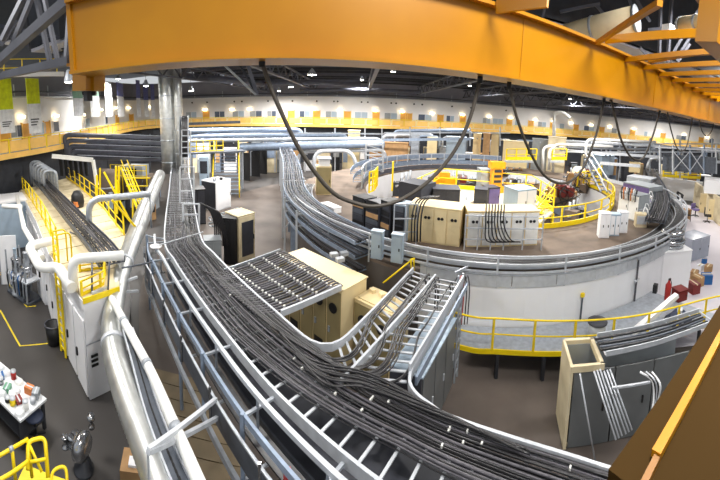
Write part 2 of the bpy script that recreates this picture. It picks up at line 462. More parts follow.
# light grey steel gusset seen under the girder
b = MB(); pts = [far(215, 64, 20), far(228, 64, 20), far(262, 95, 20), far(255, 95, 20)]
t = thing('roof_brace', 'pale grey steel brace under the girder left of the long hanging cable', 'brace')
MB().bar(far(221, 62, 20), far(256, 95, 20), .5, .1).build('brace_plate', 'cabinet_grey', t)
MB().bar(far(247, 62, 20.2), far(257, 95, 20.2), .35, .2).build('brace_column', 'truss_grey', t)
MB().bar(far(238, 62, 20.3), far(256, 93, 20.3), .12, .12).build('brace_rod', 'dark_steel', t)

# hanging high-bay lamps: a lamp is a shade, a glowing lens and its light
def high_bay(p, label, power=LAMP_W, r=.28, light=True, group='high bay lamps', size=1.2):
    t = thing('high_bay_lamp', label, 'lamp', p, group=group)
    MB().lathe((0, 0, 0), [(.06, .55), (.1, .5), (r, .1), (r, 0)], 14).build('lamp_shade', 'galv', t)
    MB().lathe((0, 0, 0), [(0.0, -.05), (r*.6, -.03), (r*.94, .03)], 14).build('lens', 'lamp_glow', t)
    MB().cyl((0, 0, .5), (0, 0, .5+max(.3, (12.4 if p[1] > 14 else (17 if p[0] < -19 else 18.5))-p[2])), .015, 5).build('hanger_rod', 'dark_steel', t)
    if light:
        l = bpy.data.lights.new('lamp_light', 'AREA'); l.shape = 'DISK'; l.size = size; l.energy = power; l.color = (1.0, .975, .94); l.spread = math.radians(165)
        o = bpy.data.objects.new('lamp_light', l); COL.objects.link(o); o.parent = t; o.location = (0, 0, -.12)
high_bay(far(312, 75, 30), 'brightest hanging lamp under the girder near the middle', r=.4)
high_bay(far(291, 87, 42), 'middle of the three receding hanging lamps under the girder', r=.34)
high_bay(far(279, 91, 50), 'farthest and smallest of the three receding hanging lamps', r=.3)
high_bay(far(191, 91, 40), 'hanging lamp just right of the silver riser duct', r=.3)
high_bay(far(69, 82, 16), 'glowing lamp beside the yellow crane end truck', r=.22, power=350)
high_bay(far(146, 86, 30), 'hanging lamp left of the silver riser duct among the banners', r=.25, power=500)
for i, (x, y) in enumerate([(-13, 3), (-4, 14), (4, 1), (8, 20), (12, 7), (20, 26), (26, 13), (-9, 24), (3, 34), (30, 36), (14, 44), (-16, 38), (44, 28), (-24, 8), (52, 42), (32, 47), (0, 45), (-25, 30)]):  # unseen lamps added to light the hall, the last few for the far side
    high_bay((x, y, 12.2 if y > 14 else 14.5), 'high bay lamp hanging from the roof outside the picture', power=LAMP_W*(.7 if x == -9 else 1.35 if y > 14 else .95), size=1.2 if y > 14 else 3.5)

# ================================================================== the crane
AG = -.25
gn = Vector((math.sin(AG), math.cos(AG), 0)); ge = Vector((math.cos(AG), -math.sin(AG), 0))
def G(n, e, z): return gn*n+ge*e+Vector((0, 0, z))
def on_girder(px, py, n=5.0):
    d = ray(px, py); t = n/(d.x*gn.x+d.y*gn.y); return Vector((d.x*t, d.y*t, EYE+d.z*t))
ZB, ZG = EYE+.141*5, EYE+.37*5
cr = thing('bridge_crane_girder', 'huge yellow crane girder spanning the top of the hall', 'crane girder')
MB().bar(G(5.3, -3.2, (ZB+ZG)/2), G(5.3, 36, (ZB+ZG)/2), .6, ZG-ZB-.06).build('web_box', 'crane_yellow', cr)
MB().bar(G(5.25, -3.2, ZB), G(5.25, 36, ZB), .8, .05).build('bottom_flange', 'crane_yellow', cr)
MB().bar(G(5.25, -3.2, ZG), G(5.25, 36, ZG), .8, .06).build('top_flange', 'crane_yellow', cr)
MB().bar(G(5.3, -3.16, (ZB+ZG)/2), G(5.3, -3.24, (ZB+ZG)/2), .7, ZG-ZB).build('end_plate', 'crane_yellow', cr)
for e in (4.2, 9.5, 15, 21): MB().bar(G(4.99, e, ZB+.05), G(4.99, e, ZG-.05), .012, .012).build('weld_seam', 'crane_yellow', cr)
et = thing('crane_end_truck', 'yellow box end truck hanging under the left end of the girder', 'crane truck')
p0, p1 = on_girder(79, 66, 5.6), on_girder(103, 86, 5.6)
MB().bar(on_girder(87, 60, 5.7), on_girder(87, 91, 5.7), .36, .42).build('housing', 'crane_yellow', et)
MB().bar(on_girder(97, 60, 5.75), on_girder(97, 91, 5.75), .14, .3).build('side_plate', 'crane_yellow', et)
MB().bar(on_girder(74, 66, 5.5), on_girder(102, 64.5, 5.5), .5, .05).build('mount_plate', 'crane_yellow', et)
for px in (84, 92): MB().cyl(on_girder(px, 93, 5.8), on_girder(px, 93, 5.8)+gn*.1, .05, 12).build('wheel', 'black', et)
MB().bar(on_girder(88, 91, 5.75), on_girder(88, 101, 5.75), .1, .14).build('hanger', 'dark_steel', et)
# second girder and the lattice between the two
c2 = thing('second_crane_girder', 'yellow second crane girder cut by the top right corner', 'crane girder')
MB().bar(G(1.55, 4.2, (ZB+ZG)/2+.25), G(1.55, 36, (ZB+ZG)/2+.25), .3, ZG-ZB-.5).build('web_box', 'crane_yellow', c2)
MB().bar(G(1.6, 4.2, ZG), G(1.6, 36, ZG), .5, .05).build('top_flange', 'crane_yellow', c2)
la = thing('crane_lattice', 'yellow bracing struts between the two crane girders at upper right', 'bracing')
def zg(px, py, z=10.3): return at(px, py, z)
for a, b, w, h in [((597, 43), (660, 3), .09, .09), ((606, 40), (722, 33), .06, .16), ((650, 62), (722, 50), .14, .05), ((497, 7), (548, 0), .06, .22)]:
    MB().bar(zg(*a), zg(*b), w, h).build('strut', 'crane_yellow', la)
for k in range(9):
    e = 7.2+k*1.0; MB().bar(G(5.0, e+.5, ZG-.1), G(1.7, e-.6, ZG-.1), .1, .12).build('cross_member', 'crane_yellow', la)
# the near beam below the camera at lower right
nb = thing('near_crane_beam', 'broad brown crane beam cutting across the lower right corner', 'crane beam')
MB().bar(G(-.06, .84, 7.44), G(-.06, 12, 7.44), 1.04, .1).build('top_plate', 'crane_shaded_brown', nb)
MB().bar(G(.44, .84, 7.12), G(.44, 12, 7.12), .03, .6).build('side_web', 'crane_shaded_brown', nb)
MB().bar(G(.36, .95, 7.505), G(.36, 12, 7.505), .03, .025).build('yellow_rail', 'crane_yellow', nb)
MB().bar(G(.455, .84, 7.1), G(.39, .84, 7.1), .02, .7).build('end_edge', 'crane_yellow', nb)
MB().bar(G(.35, .85, 7.50), G(.355, .96, 7.50), .02, .02).build('bracket', 'crane_shade', nb)
# festoon cables hung along the girder
FS = [([(262, 63), (275, 98), (300, 150), (330, 190), (355, 203), (378, 206), (404, 198), (432, 178), (455, 150), (470, 118), (480, 80)], .034, 'longest festoon cable sagging low in the middle of the picture'),
      ([(509, 86), (517, 118), (530, 152), (546, 177), (566, 183), (583, 168), (596, 135), (604, 100)], .03, 'second festoon cable looping right of the middle'),
      ([(611, 99), (616, 120), (622, 142), (632, 158), (643, 158), (652, 138), (660, 110)], .032, 'third festoon cable loop with a thick right side'),
      ([(667, 110), (671, 130), (677, 148), (682, 151), (687, 145), (693, 116)], .025, 'short festoon cable loop hanging near the right edge'),
      ([(699, 118), (702, 131), (707, 136), (712, 130), (714, 120)], .024, 'tiny festoon cable loop at the right edge under the girder')]
for pts, r, lb in FS:
    t = thing('festoon_cable', lb, 'cable', group='festoon cables on the crane')
    P_ = spline([on_girder(a, b, 5.2) for a, b in pts], 60)
    L0 = (P_[0].dot(ge))
    MB().tube(P_, lambda i: r*(1+.012*0), 8).build('cable_loop', 'festoon', t)
    for p in (P_[0], P_[-1]): MB().cyl(p+Vector((0, 0, -.06)), p+Vector((0, 0, .08)), r*1.5, 8).build('cable_clamp', 'black', t)

# ================================================================== steel at the upper left and upper right
tl = thing('runway_truss', 'grey lattice truss beside the left end of the girder', 'truss')
for a, b, w in [((-8, 68, 9.2), (74, -4, 7.0), .2), ((-8, 78, 9.4), (70, 61, 6.9), .17), ((2, 40, 11), (25, -6, 10), .14), ((12, 46, 11), (33, -6, 10.4), .14), ((36, -4, 10), (50, 62, 10), .12), ((44, -4, 11), (58, 62, 11), .12), ((66, 62, 8.5), (70, 4, 8.5), .1), ((0, 45, 13), (16, 20, 13), .2)]:
    MB().bar(far(*a), far(*b), w, w).build('strut', 'truss_grey', tl)
bl = thing('upper_balcony', 'pale edged upper balcony with yellow rails at the upper left', 'balcony')
MB().bar(far(-12, 76, 24), far(64, 74, 24), .3, .28).build('slab_edge', 'white_wall', bl)
MB().bar(far(-12, 69, 24.5), far(62, 67, 24.5), .06, .06).build('rail', 'rail_yellow', bl)
MB().bar(far(-12, 60, 24.5), far(62, 59, 24.5), .06, .06).build('rail', 'rail_yellow', bl)
for px in (4, 22, 40, 57): MB().bar(far(px, 76, 24.5), far(px, 59, 24.5), .06, .06).build('post', 'rail_yellow', bl)
for k, py in enumerate((24, 33, 38)): tag(MB().bar(far(-10, py, 27+k), far(66, py+16, 22+k), .18, .22).build('roof_girt', 'truss_grey'), 'grey roof girt behind the upper left truss, %s' % ['upper', 'middle', 'lowest of the three'][k], 'beam')
for px, py, lb in ((44, 47, 'pale disc lamp above the upper left balcony'), (10, 43, 'pale disc lamp by the upper left corner')):
    t = thing('disc_lamp', lb, 'lamp', far(px, py, 24)); MB().lathe((0, 0, 0), [(0, .2), (.1, .18), (.42, 0), (.38, -.04), (0, -.05)], 14).build('lamp_dish', 'white_paint', t)
    MB().cyl((0, 0, .18), (0, 0, 1.4), .02, 6).build('hanger_rod', 'dark_steel', t)
for i, (a, b, d, r, lb) in enumerate([((556, 40), (636, 19), 15, .50, 'fat pale roof duct behind the girder at upper right'), ((681, 25), (740, 17), 12, .26, 'short pale duct at the top right corner')]):
    t = thing('roof_air_duct', lb, 'duct')
    A_, B_ = far(*a, d), far(*b, d-1.5)
    MB().tube([A_, B_], r, 16).build('duct_body', 'cream_roof', t)
    for q in ([1.0, .5] if i == 0 else [0, .3]):
        c_ = A_.lerp(B_, q); dd = (B_-A_).normalized()*.05; MB().tube([c_-dd, c_+dd], r*1.07, 16).build('collar', 'galv', t)
tr = thing('roof_truss', 'grey roof truss web seen above the girder at upper right', 'truss')
for a, b in [((547, -4), (541, 22)), ((596, 5), (612, 24)), ((628, -4), (640, 30)), ((634, -4), (650, 22)), ((661, -4), (659, 60)), ((672, -4), (668, 55)), ((640, 48), (652, 60)), ((668, 62), (700, 8)), ((676, 60), (706, 12)), ((690, 44), (678, 62)), ((648, 30), (720, 26)), ((560, 12), (600, 4))]:
    MB().bar(far(*a, 16), far(*b, 16), .13, .13).build('web_member', 'truss_grey', tr)
tag(MB().box((0, 0, 0), (.7, .4, .35)).build('strip_light', 'white_paint', None, far(671, 31, 14)), 'small white strip light among the upper right roof steel', 'lamp')
hood = struct(MB().bx(-16, 60, 14, 14.2, 13, 19).build('wall_roof_step', 'dark_steel'))
struct(MB().bx(-19, 60, -5, 14.2, 19, 19.2).build('ceiling_crane_bay', 'dark_steel'))

# ================================================================== foreground: the wide curved cable tray
ZM = 3.0
PIN = spline([(-20.5, 37.5, ZM), (-15, 27.3, ZM), (-11.0, 20.4, ZM), (-6.68, 13.0, ZM), (-5.22, 11.3, ZM), (-3.17, 9.35, ZM), (-2.16, 8.45, ZM), (-.7, 7.2, ZM), (.92, 6.0, ZM), (1.6, 5.5, ZM), (2.49, 4.84, ZM), (3.26, 4.14, ZM), (3.84, 3.43, ZM), (4.5, 2.45, ZM), (5.2, 1.2, ZM)], 150)
TW = 1.55
def near(path, p):
    p = Vector(p); return min(range(len(path)), key=lambda i: (path[i]-p).length)
iA = near(PIN, (-2.16, 8.45, ZM)); iB = near(PIN, (1.6, 5.5, ZM)); iS = near(PIN, (-7.4, 14.2, ZM))
mt = thing('main_cable_tray', 'wide curved galvanised cable tray full of black cables sweeping through the foreground', 'cable tray')
chan = [(-.03, -.1), (.03, -.1), (.03, .1), (-.03, .1)]
L_br = fillet([(-2.16, 8.45, ZM), (-.62, 7.0, ZM), (.26, 8.48, ZM), (1.96, 11.32, ZM)], .95, 10)
MB().sweep(even(PIN[:iA]+L_br, 160), chan).build('inner_rail', 'galv_pale', mt)
R_br = fillet([(3.41, 10.22, ZM), (.98, 6.25, ZM), (1.6, 5.5, ZM)]+[], .55, 8)
MB().sweep(even(R_br+PIN[iB:], 90), chan).build('inner_rail', 'galv_pale', mt)
POUT = shift(PIN, TW)
MB().sweep(POUT, [(-.03, -.12), (.03, -.12), (.03, .12), (-.03, .12)]).build('outer_rail', 'galv_pale', mt)
nR = int(length(PIN)/.4); ev = even(PIN, nR); ev2 = shift(ev, TW)
for a, b in zip(ev, ev2): stick('rung', 'galv_pale', mt, a+Vector((0, 0, -.07)), b+Vector((0, 0, -.07)), .05, .03)
# rungs seen bare along the outer part of the tray carry a pale cap
# under tiers
for k, z in enumerate((2.45, 1.95)):
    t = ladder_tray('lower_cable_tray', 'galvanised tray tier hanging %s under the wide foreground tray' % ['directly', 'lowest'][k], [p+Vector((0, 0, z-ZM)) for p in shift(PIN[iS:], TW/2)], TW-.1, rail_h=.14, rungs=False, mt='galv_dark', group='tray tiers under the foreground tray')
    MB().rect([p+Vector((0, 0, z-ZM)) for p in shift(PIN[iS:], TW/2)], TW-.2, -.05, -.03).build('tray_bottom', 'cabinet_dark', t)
# cables in it
random.seed(11)
def wig(path, amp, dz):
    ph = random.random()*9; out = []
    for i, p in enumerate(path): out.append(p+Vector((math.sin(i*.21+ph)*amp, math.cos(i*.17+ph)*amp, dz+amp*.4*math.sin(i*.3+ph))))
    return out
for k in range(40):
    off = .07+(TW-.16)*(k/39)**1.0
    # past the branches the cables crowd to the inner side
    pth = []
    for i, p in enumerate(PIN):
        t = max(0, min(1, (i-iA-1)/14)); o = off*(1-t)+(.06+(off-.07)*.6)*t
        d = PIN[min(i+1, len(PIN)-1)]-PIN[max(i-1, 0)]; d.normalize(); pth.append(p+Vector((d.y, -d.x, 0))*o)
    r = random.choice([.013, .016, .02, .024])
    cable('tray_cable', 'black cable lying along the wide curved foreground tray', wig(even(pth if k % 3 == 0 else pth[iS+random.randint(-8, 6):], 130), .014, -.03+r+random.choice([0, 0, .05])), r, 'cables along the foreground tray', random.choice(['cable_black', 'cable_black', 'cable_grey']))
# cables that turn off into the two branches
for k in range(20):
    br = k % 2
    off = .1+.5*random.random()
    tgt = (.42+.5*random.random()) if br == 0 else (1.3+.4*random.random())
    e0 = Vector((1.96, 11.32, ZM)); dr = Vector((.53, .848, 0)); sd = Vector((.848, -.53, 0))
    s = shift(PIN, off)
    i0 = near(PIN, (-9, 17, ZM)); i1 = iA-4
    q = random.choice([.09, .14, .2, .58, .64, .7]) if br == 0 else random.choice([.9, .95, 1.0, 1.06, 1.12, 1.5])
    mid = Vector((-.55, 7.05, ZM))+sd*(q*.8)-dr*.1
    p2 = Vector((.26, 8.48, ZM))+sd*q+dr*.2; p3 = e0+sd*q-dr*(.2+.7*random.random())
    pts = [*s[i0:i1:6], mid, p2, p2.lerp(p3, .5), p3]
    if random.random() < .5: pts += [p3+dr*.25+Vector((0, 0, -.25)), p3+dr*.3+Vector((0, 0, -.9))]
    cable('branch_cable', 'black cable turning from the wide tray into a branch tray', wig(spline(pts, 110), .01, .05+.03*random.random()), random.choice([.018, .022, .026]), 'cables turning into the branch trays')
for k in range(7):
    cable('loose_cable', 'thin black cable looped across the branching of the trays', wig(spline([(-1.9+.1*k, 7.6-.12*k, ZM+.12), (-.9+.06*k, 6.75-.1*k, ZM+.14), (.3, 6.45-.06*k, ZM+.12), (1.3+.1*k, 5.75-.1*k, ZM+.1), (2.5+.05*k, 4.7-.06*k, ZM+.08)], 50), .02, .02), .02, 'cables looped across the branching', 'cable_black')

# the two branch trays towards the ring
MIDR = [Vector((-.28, 6.3, ZM)), Vector((2.64, 10.75, ZM))]
ba = thing('branch_tray', 'left of the two parallel ladder trays branching towards the ring', 'cable tray')
e0 = Vector((1.96, 11.32, ZM)); e1 = Vector((.26, 8.48, ZM))
MB().rect(MIDR, .06, -.1, .1).build('side_rail', 'galv_pale', ba)
for k in range(17):
    q = k/16; a = Vector((-.35, 7.45, ZM)).lerp(e0, q); b = Vector((-.1, 6.6, ZM)).lerp(MIDR[1], q)
    stick('rung', 'galv_pale', ba, a+Vector((0, 0, -.06)), b+Vector((0, 0, -.06)), .06, .03)
bb = thing('branch_tray', 'right of the two parallel ladder trays branching towards the ring', 'cable tray')
r0, r1 = Vector((1.1, 6.45, ZM)), Vector((3.45, 10.28, ZM))
MB().rect([r0+Vector((.06, .1, .16)), r1+Vector((.02, 0, .16))], .05, -.1, .1).build('side_rail', 'galv_pale', bb)
MB().rect([r0+Vector((.2, .05, -.1)), r1+Vector((.14, -.06, -.1))], .05, -.1, .1).build('side_rail', 'galv_blue', bb)
for k in range(16):
    q = k/15; a = MIDR[0].lerp(MIDR[1], .08+.92*q); b = r0.lerp(r1, q)
    stick('rung', 'galv_pale', bb, a+Vector((0, 0, -.06)), b+Vector((0, 0, -.06)), .06, .03)
for p in (r1, r1+Vector((-.2, -.15, 0))):
    MB().bar((p.x, p.y, .1), (p.x, p.y, ZM+.3), .06, .06).build('support_post', 'galv', bb)
MB().bar(r1+Vector((-.25, .1, .3)), r1+Vector((.35, .5, .3)), .05, .05).build('cross_bar', 'galv', bb)

# frame along the outer side of the wide tray
fr = thing('tray_support_frame', 'galvanised frame of rails and posts along the outer side of the wide tray', 'support frame')
i0 = near(POUT, at(148, 240, ZM))
path = PIN[i0:]
MB().rect(shift(path, TW+.42, .22), .08, -.05, .05).build('guard_rail', 'galv_pale', fr)
MB().rect(shift(path, TW+.72), .06, -.12, .02).build('channel', 'galv_blue', fr)
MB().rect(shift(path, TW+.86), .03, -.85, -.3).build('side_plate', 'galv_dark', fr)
MB().rect(shift(path, TW+.88), .05, -.31, -.27).build('plate_lip', 'galv_pale', fr)
MB().rect(shift(path, TW+.86), .08, -1.4, -1.25).build('bottom_channel', 'galv', fr)
MB().rect(shift(path, TW+.5), .3, -.5, -.46).build('inner_shelf', 'cable_black', fr)
st = even(path, 11)
A1, A2, A3, A4 = shift(st, TW+.05), shift(st, TW+.42), shift(st, TW+.76), shift(st, TW+.95)
for k in range(11):
    a, b, c = A1[k], A2[k], A3[k]
    stick('cross_arm', 'galv', fr, a+Vector((0, 0, -.02)), c+Vector((0, 0, -.02)), .06, .05)
    stick('post', 'galv_blue', fr, Vector((c.x, c.y, .02 if k % 3 == 0 else 1.5)), c+Vector((0, 0, .05 if k else .35)), .07, .07)
    stick('post', 'galv', fr, b+Vector((0, 0, -.45)), b+Vector((0, 0, .2)), .04, .04)
    d = (A3[min(k+1, 10)]-c)*.45
    stick('hanger_bolt', 'steel_shiny', fr, A4[k]+d+Vector((0, 0, -.8)), A4[k]+d+Vector((0, 0, -.1)), .045, .045)
    stick('lower_arm', 'galv', fr, Vector((c.x, c.y, 1.65)), Vector((a.x, a.y, 1.65)), .06, .05)
    stick('inner_post', 'galv_dark', fr, Vector((st[k].x, st[k].y, .02)), st[k]+Vector((0, 0, -.1)), .07, .07)
MB().bar(A1[0]+Vector((0, 0, .1)), A3[0]+Vector((0, 0, .3)), .06, .06).build('head_bar', 'galv', fr)
# raking struts from the frame across the round duct
sr = thing('raking_struts', 'pair of pale struts from the tray frame over the silver duct, upper pair', 'strut')
for a, b in (((92, 293, 3.3), (137, 277, 2.9)), ((92, 293, 3.3), (138, 291, 2.6))): MB().bar(at(*a), at(*b), .07, .07).build('strut', 'galv_pale', sr)
sr = thing('raking_struts', 'pair of pale struts from the tray frame over the silver duct, lower pair', 'strut')
for a, b in (((148, 450, 3.45), (216, 399, 2.8)), ((148, 452, 3.45), (217, 418, 2.4))): MB().bar(at(*a), at(*b), .07, .07).build('strut', 'galv_pale', sr)
MB().bar(at(148, 450, 3.45), at(148, 452, 3.45)+Vector((0, 0, -2.5)), .03, .03).build('drop_rod', 'galv_pale', sr)

# ------------------------------------------------------------------ round ducts beside it
dp = spline([at(182, 545, 2.7), at(161, 480, 2.7), at(145, 438, 2.7), at(125, 388, 2.7), at(114, 350, 2.7), at(113, 316, 2.75), at(121, 275, 3.0), at(135, 235, 3.2), at(149, 200, 3.4), at(160, 175, 3.5)], 460)
du = thing('spiral_duct', 'big silver corrugated duct running down the lower left beside the tray frame', 'duct')
MB().tube(dp, lambda i: (.29+.11*min(1, max(0, (i-165)/80)))*(1+.045*(i % 2)), 22).build('duct_body', 'duct_metal', du)
for i in (85, 164, 290): MB().tube([dp[i], dp[i+2], dp[i+3]], .32 if i < 170 else .43, 22).build('band', 'galv_pale', du)
pp = spline([at(214, 520, 3.1), at(198, 480, 3.1), at(172, 420, 3.1), at(146, 362, 3.1), at(114, 303, 3.1), at(110, 296, 2.7)], 60)
wp = thing('slim_pipe', 'slim pale pipe lying along the right of the big silver duct', 'pipe')
MB().tube(pp, .1, 14).build('pipe_body', 'white_pipe', wp)
for i in (12, 26, 40): MB().tube([pp[i], pp[i+1]], .112, 14).build('coupling', 'galv', wp)
gp = [at(196, 510, 3.0), at(179, 478, 3.0), at(163, 440, 3.0), at(150, 404, 3.0), at(136, 356, 3.0), at(128, 330, 3.0)]
gt = thing('perforated_tray', 'narrow dark perforated tray between the silver duct and the slim pipe', 'cable tray')
MB().rect(spline(gp, 40), .24, -.03, 0).build('tray_bed', 'galv_dark', gt)
for s in (-1, 1): MB().rect(spline(gp, 40), .03, -.03, .06, s*.13).build('tray_side', 'galv_pale', gt)
for p in even(gp, 40): stick('slot', 'black', gt, p+Vector((-.06, .05, .004)), p+Vector((.06, -.05, .004)), .03, .006)
pb = [at(205, 372, .4), at(232, 420, .4), at(262, 482, .4), at(240, 500, .4), at(205, 430, .4)]
pl = thing('plywood_floor', 'brown plank boards on the floor under the tray frame', 'boards')
for k in range(6):
    a = pb[0].lerp(pb[2], k/6); b = pb[0].lerp(pb[2], (k+.94)/6); o = Vector((-2.2, -.4, 0))
    MB().prism([(p.x, p.y) for p in (a, b, b+o, a+o)], .02, .12).build('plank', 'old_board', pl)

# ------------------------------------------------------------------ cream power cabinets and the cable mat
def unit_dirs(a, b):
    d = Vector((b[0]-a[0], b[1]-a[1], 0)); L = d.length; d.normalize(); return d, L
cm = thing('cream_power_cabinet', 'long cream cabinet at the end of the cable mat, tall half', 'cabinet')
a0, a1 = Vector((-2.98, 12.35, 0)), Vector((-.45, 10.25, 0))
d, L = unit_dirs(a0, a1); nrm = Vector((-d.y, d.x, 0))   # away from the camera
def slab(mb, o, d, n, x0, x1, y0, y1, z0, z1):
    P4 = [o+d*x0+n*y0, o+d*x1+n*y0, o+d*x1+n*y1, o+d*x0+n*y1]; return mb.prism([(p.x, p.y) for p in P4], z0, z1)
slab(MB(), a0, d, nrm, 0, L, 0, 1.25, .02, 2.78).build('body', 'cream', cm)
slab(MB(), a0, d, nrm, -.04, L+.04, .02, 1.29, 2.78, 2.82).build('top_plate', 'cream', cm)
for k in range(5):
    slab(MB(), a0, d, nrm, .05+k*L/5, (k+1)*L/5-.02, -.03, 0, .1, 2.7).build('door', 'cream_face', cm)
    slab(MB(), a0, d, nrm, .12+k*L/5, .2+k*L/5, -.06, -.03, 1.2, 1.4).build('latch', 'galv', cm)
for k in (3, 4):
    q = a0+d*((k+.5)*L/5)-nrm*.03; MB().cyl(q+Vector((0, 0, 2.1-.0*k)), q-nrm*.04+Vector((0, 0, 2.1)), .17, 14).build('fan_grille', 'black', cm)
for k in (1, 3):
    slab(MB(), a0, d, nrm, .12+k*L/5, (k+.8)*L/5, -.05, -.03, .5, .75).build('vent', 'black', cm)
c2 = thing('cream_power_cabinet', 'lower cream cabinet joined to the right of the tall one', 'cabinet')
o2 = a0+d*(L+.05)+nrm*.62
slab(MB(), o2, d, nrm, 0, 1.5, -.05, .95, .02, 2.35).build('body', 'cream', c2)
slab(MB(), o2, d, nrm, .06, 1.44, .05, .88, 2.35, 2.38).build('top_plate', 'cream', c2)
for k in range(2):
    slab(MB(), o2, d, nrm, .04+k*.73, .71+k*.73, -.08, -.05, .1, 2.25).build('door', 'cream_face', c2)
    q = o2+d*(.39+k*.76)-nrm*.08
    f_ = MB().cyl(q+Vector((0, 0, 1.75)), q-nrm*.04+Vector((0, 0, 1.75)), .17, 14).build('fan_grille', 'black', c2)
for k in range(3): MB().box(o2+d*(.25+.4*k)+nrm*.6+Vector((0, 0, 2.43)), (.16, .2, .14), .4).build('lifting_lug', 'cream', c2)
for k, (px, py) in enumerate(((334, 256), (340, 261), (344, 255))):
    tag(MB().box((0, 0, .06), (.3, .22, .14), .5).build('sensor_box', 'galv_pale', None, at(px, py, 2.83)), 'small pale sensor box on the back edge of the cream cabinet, %s' % ['left', 'front', 'rear'][k], 'box')
# cable mat: rows of black cables from the wide tray to the cabinet
b0, b1, c0, c1 = at(224, 271, 3.06), at(278, 311, 3.06), at(281, 251, 3.0), at(338, 285, 3.0)
for k in range(24):
    q = k/23; s = b0.lerp(b1, q); e = c0.lerp(c1, q); j = random.uniform(-.03, .03)
    cable('mat_cable', 'black cable in the flat cable mat feeding the cream cabinet', spline([s+Vector((-.55, -.3, 0)), s, s.lerp(e, .5)+Vector((j, j, -.05+random.uniform(-.02, .03))), e, e+nrm*.2+Vector((0, 0, -.1))], 24), random.choice([.026, .032, .038]), 'cables in the cable mat', random.choice(['cable_black', 'cable_grey', 'cable_grey']))
for r in range(4):
    q = .12+.26*r
    p0, p1 = b0.lerp(c0, q), b1.lerp(c1, q)
    bt = thing('tie_strip', ['tie strip across the cable mat beside the wide tray', 'second tie strip across the cable mat from the wide tray', 'third tie strip across the cable mat from the wide tray', 'tie strip across the cable mat next to the cream cabinet'][r], 'tie strip', group='tie strips of the cable mat')
    MB().bar(p0+Vector((0, 0, -.08)), p1+Vector((0, 0, -.08)), .06, .03).build('rung', 'galv_pale', bt)
    for k in range(17): stick('clip', 'cable_tie', bt, p0.lerp(p1, (k+.5)/17)+Vector((0, 0, -.03)), p0.lerp(p1, (k+.5)/17)+Vector((0, 0, .035)), .07, .06)
tag(MB().rect([b1+Vector((.1, -.05, -.02)), c1+Vector((.1, -.1, -.02))], .07, -.09, .09).build('mat_side_rail', 'galv_pale'), 'galvanised rail along the right side of the cable mat', 'rail')
tag(MB().rect([b0+Vector((-.02, .06, -.02)), c0+Vector((-.05, .1, -.02))], .05, -.07, .07).build('mat_side_rail', 'galv'), 'galvanised rail along the far side of the cable mat', 'rail')

# grey cabinet below the branch trays
gc = thing('relay_cabinet', 'blue grey steel cabinet under the right branch tray', 'cabinet')
o, dd = Vector((1.55, 7.35, 0)), Vector((.55, .835, 0)); nn = Vector((-.835, .55, 0))
slab(MB(), o, dd, nn, 0, 2.6, -.05, .75, .02, 2.25).build('body', 'cabinet_dark', gc)
for k in range(3):
    D_ = slab(MB(), o, dd, nn, .05+k*.86, .84+k*.86, -.09, -.05, .1, 2.2).build('door', 'slate', gc)
    slab(MB(), o, dd, nn, .72+k*.86, .76+k*.86, -.12, -.09, 1.0, 1.2).build('handle', 'galv_pale', D_)
slab(MB(), o, dd, nn, -.02, 2.62, -.1, .77, 2.25, 2.29).build('top_plate', 'cabinet_blue', gc)
slab(MB(), o, dd, nn, -.05, 0, -.07, .77, .02, 2.25).build('end_panel', 'charcoal_box', gc)
lf = thing('cabinet_ladder_frame', 'narrow galvanised ladder frame standing beside the blue grey cabinet', 'frame')
q0, q1 = o+dd*2.75-nn*.1, o+dd*3.05-nn*.1
for q in (q0, q1): MB().bar((q.x, q.y, .02), (q.x, q.y, 2.9), .05, .05).build('upright', 'galv', lf)
for k in range(8): MB().bar((q0.x, q0.y, .3+k*.35), (q1.x, q1.y, .3+k*.35), .04, .04).build('rung', 'galv', lf)
for k in range(4):
    pth = spline([r1+Vector((-.3+.12*k, -.1, .1)), r1+Vector((-.1+.1*k, .1, .15)), r1+Vector((.0+.1*k, .12, -.4)), r1+Vector((-.05+.1*k, .0, -1.5))], 24)
    cable('drop_cable', 'black cable dropping off the end of the right branch tray', pth, .022, 'cables dropping off the branch trays', ['cable_black', 'red', 'cable_black', 'cable_grey'][k])

# walkway with yellow rail before the ring wall
RP = spline([at(452, 343, 1.0), at(476, 349, 1.0), at(500, 350, 1.0), at(560, 352, 1.0), at(600, 350, 1.0), at(640, 344, 1.0), at(700, 326, 1.0), at(730, 318, 1.0)], 60)
wk = thing('ring_walkway', 'raised walkway deck with a yellow kick edge in front of the white ring wall', 'walkway')
inn = []
for p in RP:
    v = Vector((p.x-C.x, p.y-C.y, 0)).normalized(); inn.append(C+v*(RO+.05))
for k in range(0, 59, 4):
    j = min(59, k+4); A = RP[k:j+1]; B = [q for q in inn[k:j+1]][::-1]
    MB().prism([(p.x, p.y) for p in A+B], .86, .98).build('deck_plate', 'galv', wk)
MB().rect(RP, .05, .72, 1.12, 0.0).sm and None
b = MB(); b.rect([Vector((p.x, p.y, 0)) for p in RP], .05, .86, 1.02); b.build('kick_edge', 'rail_yellow', wk)
for p in even(RP, 8): stick('support_leg', 'dark_steel', wk, Vector((p.x, p.y, .02)), Vector((p.x, p.y, .84)), .1, .1)
railing('walkway_railing', 'yellow two bar railing along the walkway before the white ring wall', [Vector((p.x, p.y, 1.0)) for p in RP], 1.07, 1.35, toe=0, r=.032)
yg = thing('walkway_gate_rail', 'short yellow handrail sloping up behind the cream cabinet', 'railing')
for a, b in (((383, 283, 2.4), (414, 258, 3.3)), ((414, 258, 3.3), (414, 272, 2.6)), ((411, 259, 3.3), (411, 273, 2.6))): MB().tube([at(*a), at(*b)], .03, 6).build('bar', 'rail_yellow', yg)

